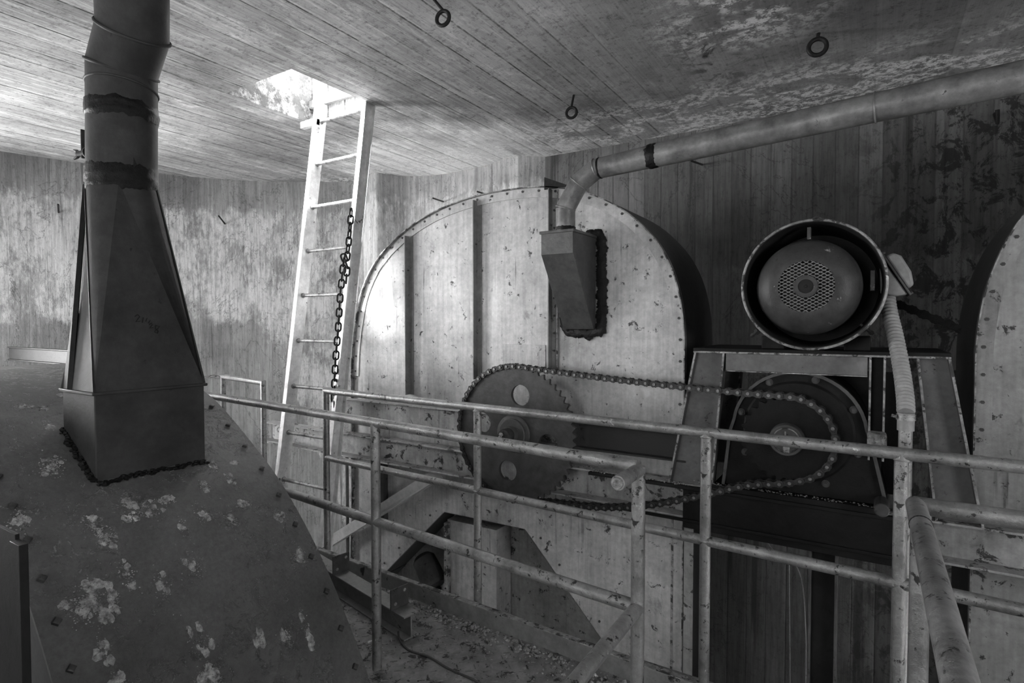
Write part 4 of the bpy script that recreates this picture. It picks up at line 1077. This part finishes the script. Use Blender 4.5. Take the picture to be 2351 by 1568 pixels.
B().lathe([(.027, 0), (.031, 0), (.031, .022), (.027, .022)], ce + Vector((0, 0, -.004)), (0, 0, -1), 28).make('hose_clamp', 'edge', cf)
B().cyl(ce + Vector((-.03, -.02, -.014)), ce + Vector((-.045, -.02, -.010)), .006, 8).make('clamp_screw', 'edge', cf)
B().cyl(ce + Vector((0, 0, .0)), ce + Vector((0, 0, -.065)), .0275, 22).make('coupling', 'conduit', cf)
B().cyl(ce + Vector((0, 0, -.066)), ce + Vector((0, 0, -3.0)), .0225, 22).make('rigid_pipe', 'rail', cf)
bx = PY(2015, 1012, 2.62)
tag(B().box((bx.x - .035, 2.60, bx.z - .035), (bx.x + .03, 2.68, bx.z + .03)).make('dirt_clod', 'debris', None, .012), 'lump of caked dirt on the upright beside the conduit', 'dirt')
# dark chain at the far right, behind
t = thing('far_chain', 'black roller chain sloping down behind the motor towards the right-hand casing', 'roller chain', PY(2130, 730, 3.56))
a = PY(2040, 690, 3.56); b_ = PY(2235, 768, 3.56); n_ = int((b_ - a).length / .055); ang = math.atan2(b_.z - a.z, b_.x - a.x)
pr_ = [None, None]
for i in range(n_):
    p = a + (b_ - a) * ((i + .5) / n_); k = i % 2
    if pr_[k] is None:
        bb = B(); sv = PITCH_; half = .0275
        for s_ in (-1, 1):
            y_in = .016 if k == 0 else .022; y0, y1 = sorted((s_ * y_in, s_ * (y_in + .005))); plate_shape(bb, y0, y1, half, .024, .014)
        for e in (-1, 1): bb.cyl((e * half, -.03 if k else -.015, 0), (e * half, .03 if k else .015, 0), .010 if k else .015, 12)
        o = bb.make('link', 'black', t); off = WL[o.name]
        for v in o.data.vertices: v.co += off
        pr_[k] = o
    else: o = pr_[k].copy(); COL.objects.link(o)
    o.location = p - WL[t.name]; o.rotation_euler = (0, -ang, 0)

# ================================================================== ASPIRATION PIPE AND CHUTE
X1, X0, YB = -1.347, -1.54, 2.745
ch_ = thing('chute_box', 'spangled galvanised tapering chute box tarred onto the front of the pale casing', 'chute', (-1.44, 2.95, 1.45))
zt2 = PY(1315, 526, YB).z; zm = PY(1315, 580, YB).z; zb = P(1366, 756, 'Y', 3.03).z
fr = lambda X: [Vector((X, CY - .008, zt2)), Vector((X, YB, zt2)), Vector((X, YB, zm)), Vector((X, CY - .03, zb)), Vector((X, CY - .008, zb))]
A_, B_ = fr(X0), fr(X1)
b = B(); b.add(A_ + B_, [(0, 1, 2, 3, 4), (9, 8, 7, 6, 5)] + [(i, i + 5, (i + 1) % 5 + 5, (i + 1) % 5) for i in range(5)]); b.make('box', 'chute', ch_, .002)
B().box((X0 - .008, YB - .008, zt2 - .012), (X1 + .008, CY - .008, zt2 + .003)).make('top_flange', 'chute', ch_, .002)
def smear(b, pts, w, th=.008, seed=0):
    for (x, y, z) in pts:
        for k in range(3): lump(b, (x + random.gauss(0, w * .35), y - random.uniform(0, th), z + random.gauss(0, w * .35)), random.uniform(w * .35, w * .6), 1, 6)
def ribbon(name, line, w, parent, y, th=.010, seed=0):
    """brushed-on tar ribbon lying on a vertical panel, ragged on both sides"""
    pts = []
    for a, b_ in zip(line, line[1:]):
        n = max(2, int(math.dist(a[:2], b_[:2]) / .006))
        for i in range(n): k = i / n; pts.append(tuple(a[q] + (b_[q] - a[q]) * k for q in range(3)))
    pts.append(line[-1]); n = len(pts); cols = 7; vs = []
    for i, p in enumerate(pts):
        a = pts[max(i - 3, 0)]; c = pts[min(i + 3, n - 1)]; dx, dz = c[0] - a[0], c[1] - a[1]; L = math.hypot(dx, dz); nx, nz = -dz / L, dx / L
        for j in range(cols):
            k = j / (cols - 1) * 2 - 1; e = 1 + .5 * noise.noise(Vector((i * .16, seed + (5 if k > 0 else 0), 0))) + .35 * noise.noise(Vector((i * .6, seed, 3)))
            d = k * p[2] * w * e; yy = y - (0 if abs(k) == 1 else th * (1 - k * k) * (1 + .8 * noise.noise(Vector((i * .12, k * 2.5, seed)))))
            vs.append((p[0] + nx * d, yy, p[1] + nz * d))
    b = B(); b.add(vs, [(i * cols + j, i * cols + j + 1, (i + 1) * cols + j + 1, (i + 1) * cols + j) for i in range(n - 1) for j in range(cols - 1)])
    b.add([(v[0], y + .001, v[2]) for v in vs], [(i * cols + j, (i + 1) * cols + j, (i + 1) * cols + j + 1, i * cols + j + 1) for i in range(n - 1) for j in range(cols - 1)])
    return b.make(name, 'tar', parent, ang=70)
ribbon('tar_seal', [(X1 - .06, zt2 + .022, .5), (X1 + .02, zt2 + .018, .8), (X1 + .034, zt2 - .02, 1), (X1 + .036, zt2 - .2, 1), (X1 + .040, zb + .1, 1.05), (X1 + .028, zb + .0, 1.1), (X1 - .01, zb - .024, 1.1), (X0 + .02, zb - .020, .8), (X0 - .012, zb + .02, .7), (X0 - .03, zb + .12, .4)], .032, ch_, CY - .0075)
ap = thing('aspiration_pipe', 'long galvanised pipe crossing under the ceiling and elbowing down to the chute box', 'pipe', (-1.44, 2.88, zt2))
yy = 2.86
k0 = Vector(((X0 + X1) / 2 - .005, yy, zt2 + .004)); k1 = PY(1302, 478, yy); k2 = PY(1328, 422, yy + .0); k3 = PY(1368, 388, yy + .02); k4 = PY(1500, 358, 2.88); k5 = PY(2010, 247, 2.84); k6 = PY(2351, 176, 2.80); k7 = k6 + (k6 - k5) * 1.6
pr2 = .054
k1.x = k0.x - .001
B().tube([k0, k1], pr2, 28, False).make('pipe_length', 'galv', ap)
B().tube([k1, k2, k3], pr2, 28, False).make('elbow', 'galv', ap)
B().tube([k3, k4], [pr2, .058], 28, False).make('pipe_length', 'galv', ap)
B().tube([k4, k5, k6, k7], [.060, .060, .060, .060], 32, False).make('pipe_length', 'galv', ap)
for p, d, r_ in ((k1, (k2 - k0), pr2), (k2, (k3 - k1), pr2), (k3, (k4 - k2), pr2), (k5, k6 - k5, .060)): B().torus(p, d, r_ + .001, .0035, 32, 8).make('seam_ring', 'galv', ap)
tarband('tar_wrap', k4, k5 - k4, .059, .05, ap, 3, .008)
tarband('tar_wrap', k3 + (k4 - k3) * .08, k4 - k3, .054, .012, ap, 3, .006)
tarband('tar_wrap', k0 + Vector((0, 0, .022)), (0, 0, 1), pr2, .02, ap, 3, .007)

# ================================================================== CEILING EYES AND WALL RODS
def eye(px, py, rx, ry, w_px, label):
    base = PZ(px, py, ZC); t = thing('eyebolt', label, 'eyebolt', base + Vector((0, 0, -.2)), 'eyebolts in the ceiling')
    depth = (base - CAM).dot(_F); R = w_px / 2 * depth / FPX; c = P(rx, ry, 'Y', base.y); c.x = c.x * .5 + base.x * .5 if False else c.x
    ax = (_F0 * .85 + _R * .35)
    b = B().torus(c, ax, R * .80, R * .22, 28, 10); b.make('ring', 'black', t)
    top = c + Vector((0, 0, R * .9)); B().tube([Vector((base.x, base.y, ZC + .01)), top], R * .17, 10).make('shank', 'black', t)
eye(1318, 218, 1312, 259, 30, 'black ring eyebolt hanging from the ceiling above the bend of the long pipe')
eye(1880, 76, 1877, 108, 46, 'black ring eyebolt in the stained ceiling above the motor')
eye(988, -6, 1017, 42, 40, 'black ring eyebolt at the top edge of the picture, middle of the ceiling')
def rod(a, b_, label, r=.008):
    tag(B().tube([a, b_] if not isinstance(a, list) else a, r, 8).make('wall_rod', 'black'), label, 'rod', 'rods stuck in the walls')
rod([PY(2284, 262, 4.62), P(2290, 281, 'Y', 4.35), P(2290, 252, 'Y', 4.34)], None, 'bent iron rod in the rear wall under the right end of the long pipe', .011)
rod([PY(1612, 378, 4.82), P(1612, 378, 'Y', 4.45), P(1586, 369, 'Y', 4.40)], None, 'bent iron rod in the rear wall just under the long pipe')
rod(PY(1018, 463, 4.79), PY(994, 455, 4.45), 'short iron rod in the pale wall left of the casing top')
rod(PY(1125, 449, 4.75), PY(1096, 440, 4.45), 'short iron rod at the very crest of the pale casing')
rod(Vector((-6.08, 3.69, 2.60)), Vector((-5.92, 3.52, 2.65)), 'short iron rod in the limewashed wall right of the duct')
rod(Vector((-6.72, 2.38, 2.58)), Vector((-6.50, 2.30, 2.62)), 'short iron rod in the limewashed wall left of the duct')

# ================================================================== LOOSE I-BEAM, CLIPS, CABLE ON THE WALKWAY
e0 = PZ(945, 1466, 0.0); e1 = PZ(800, 1372, 0.0); d_ = (e1 - e0).normalized(); e1 = e0 + d_ * 1.1; hI = .115
ib = thing('loose_beam', 'short I-beam with upright drilled clip plates lying on the walkway beside the hood', 'beam', e0)
B().chan(e0 + Vector((0, 0, hI / 2 + .001)), e1 + Vector((0, 0, hI / 2 + .001)), .085, hI, .008, (0, 0, 1), 'I').make('section', 'angle', ib, .002)
sd = d_.cross(Vector((0, 0, 1))).normalized()
for k, s_ in ((.10, 1), (.66, 1)):
    c = e0 + d_ * k + Vector((0, 0, hI + .002)); b = B(); b.bar(c - sd * .05 + Vector((0, 0, .05)), c + sd * .05 + Vector((0, 0, .05)), .008, .10)
    b.make('clip_plate', 'frame', ib, .001)
    hb = B()
    for q in ((-.025, .025), (.028, .078)):
        pp = c + sd * q[0] + Vector((0, 0, q[1])) - d_ * .0045; hb.cyl(pp, pp - d_ * .0015, .008, 14)
    hb.make('bolt_hole', 'droppings', ib)
cb = spline([PZ(914, 1450, .03), PZ(918, 1468, .012), PZ(938, 1492, .006), PZ(985, 1508, .006), PZ(1030, 1535, .006), PZ(1100, 1568, .006), PZ(1200, 1640, .006)], 6)
tag(B().tube(cb, .0045, 8).make('cable', 'greasebeam'), 'thin cable trailing over the gritty floor from the end of the loose I-beam', 'cable')
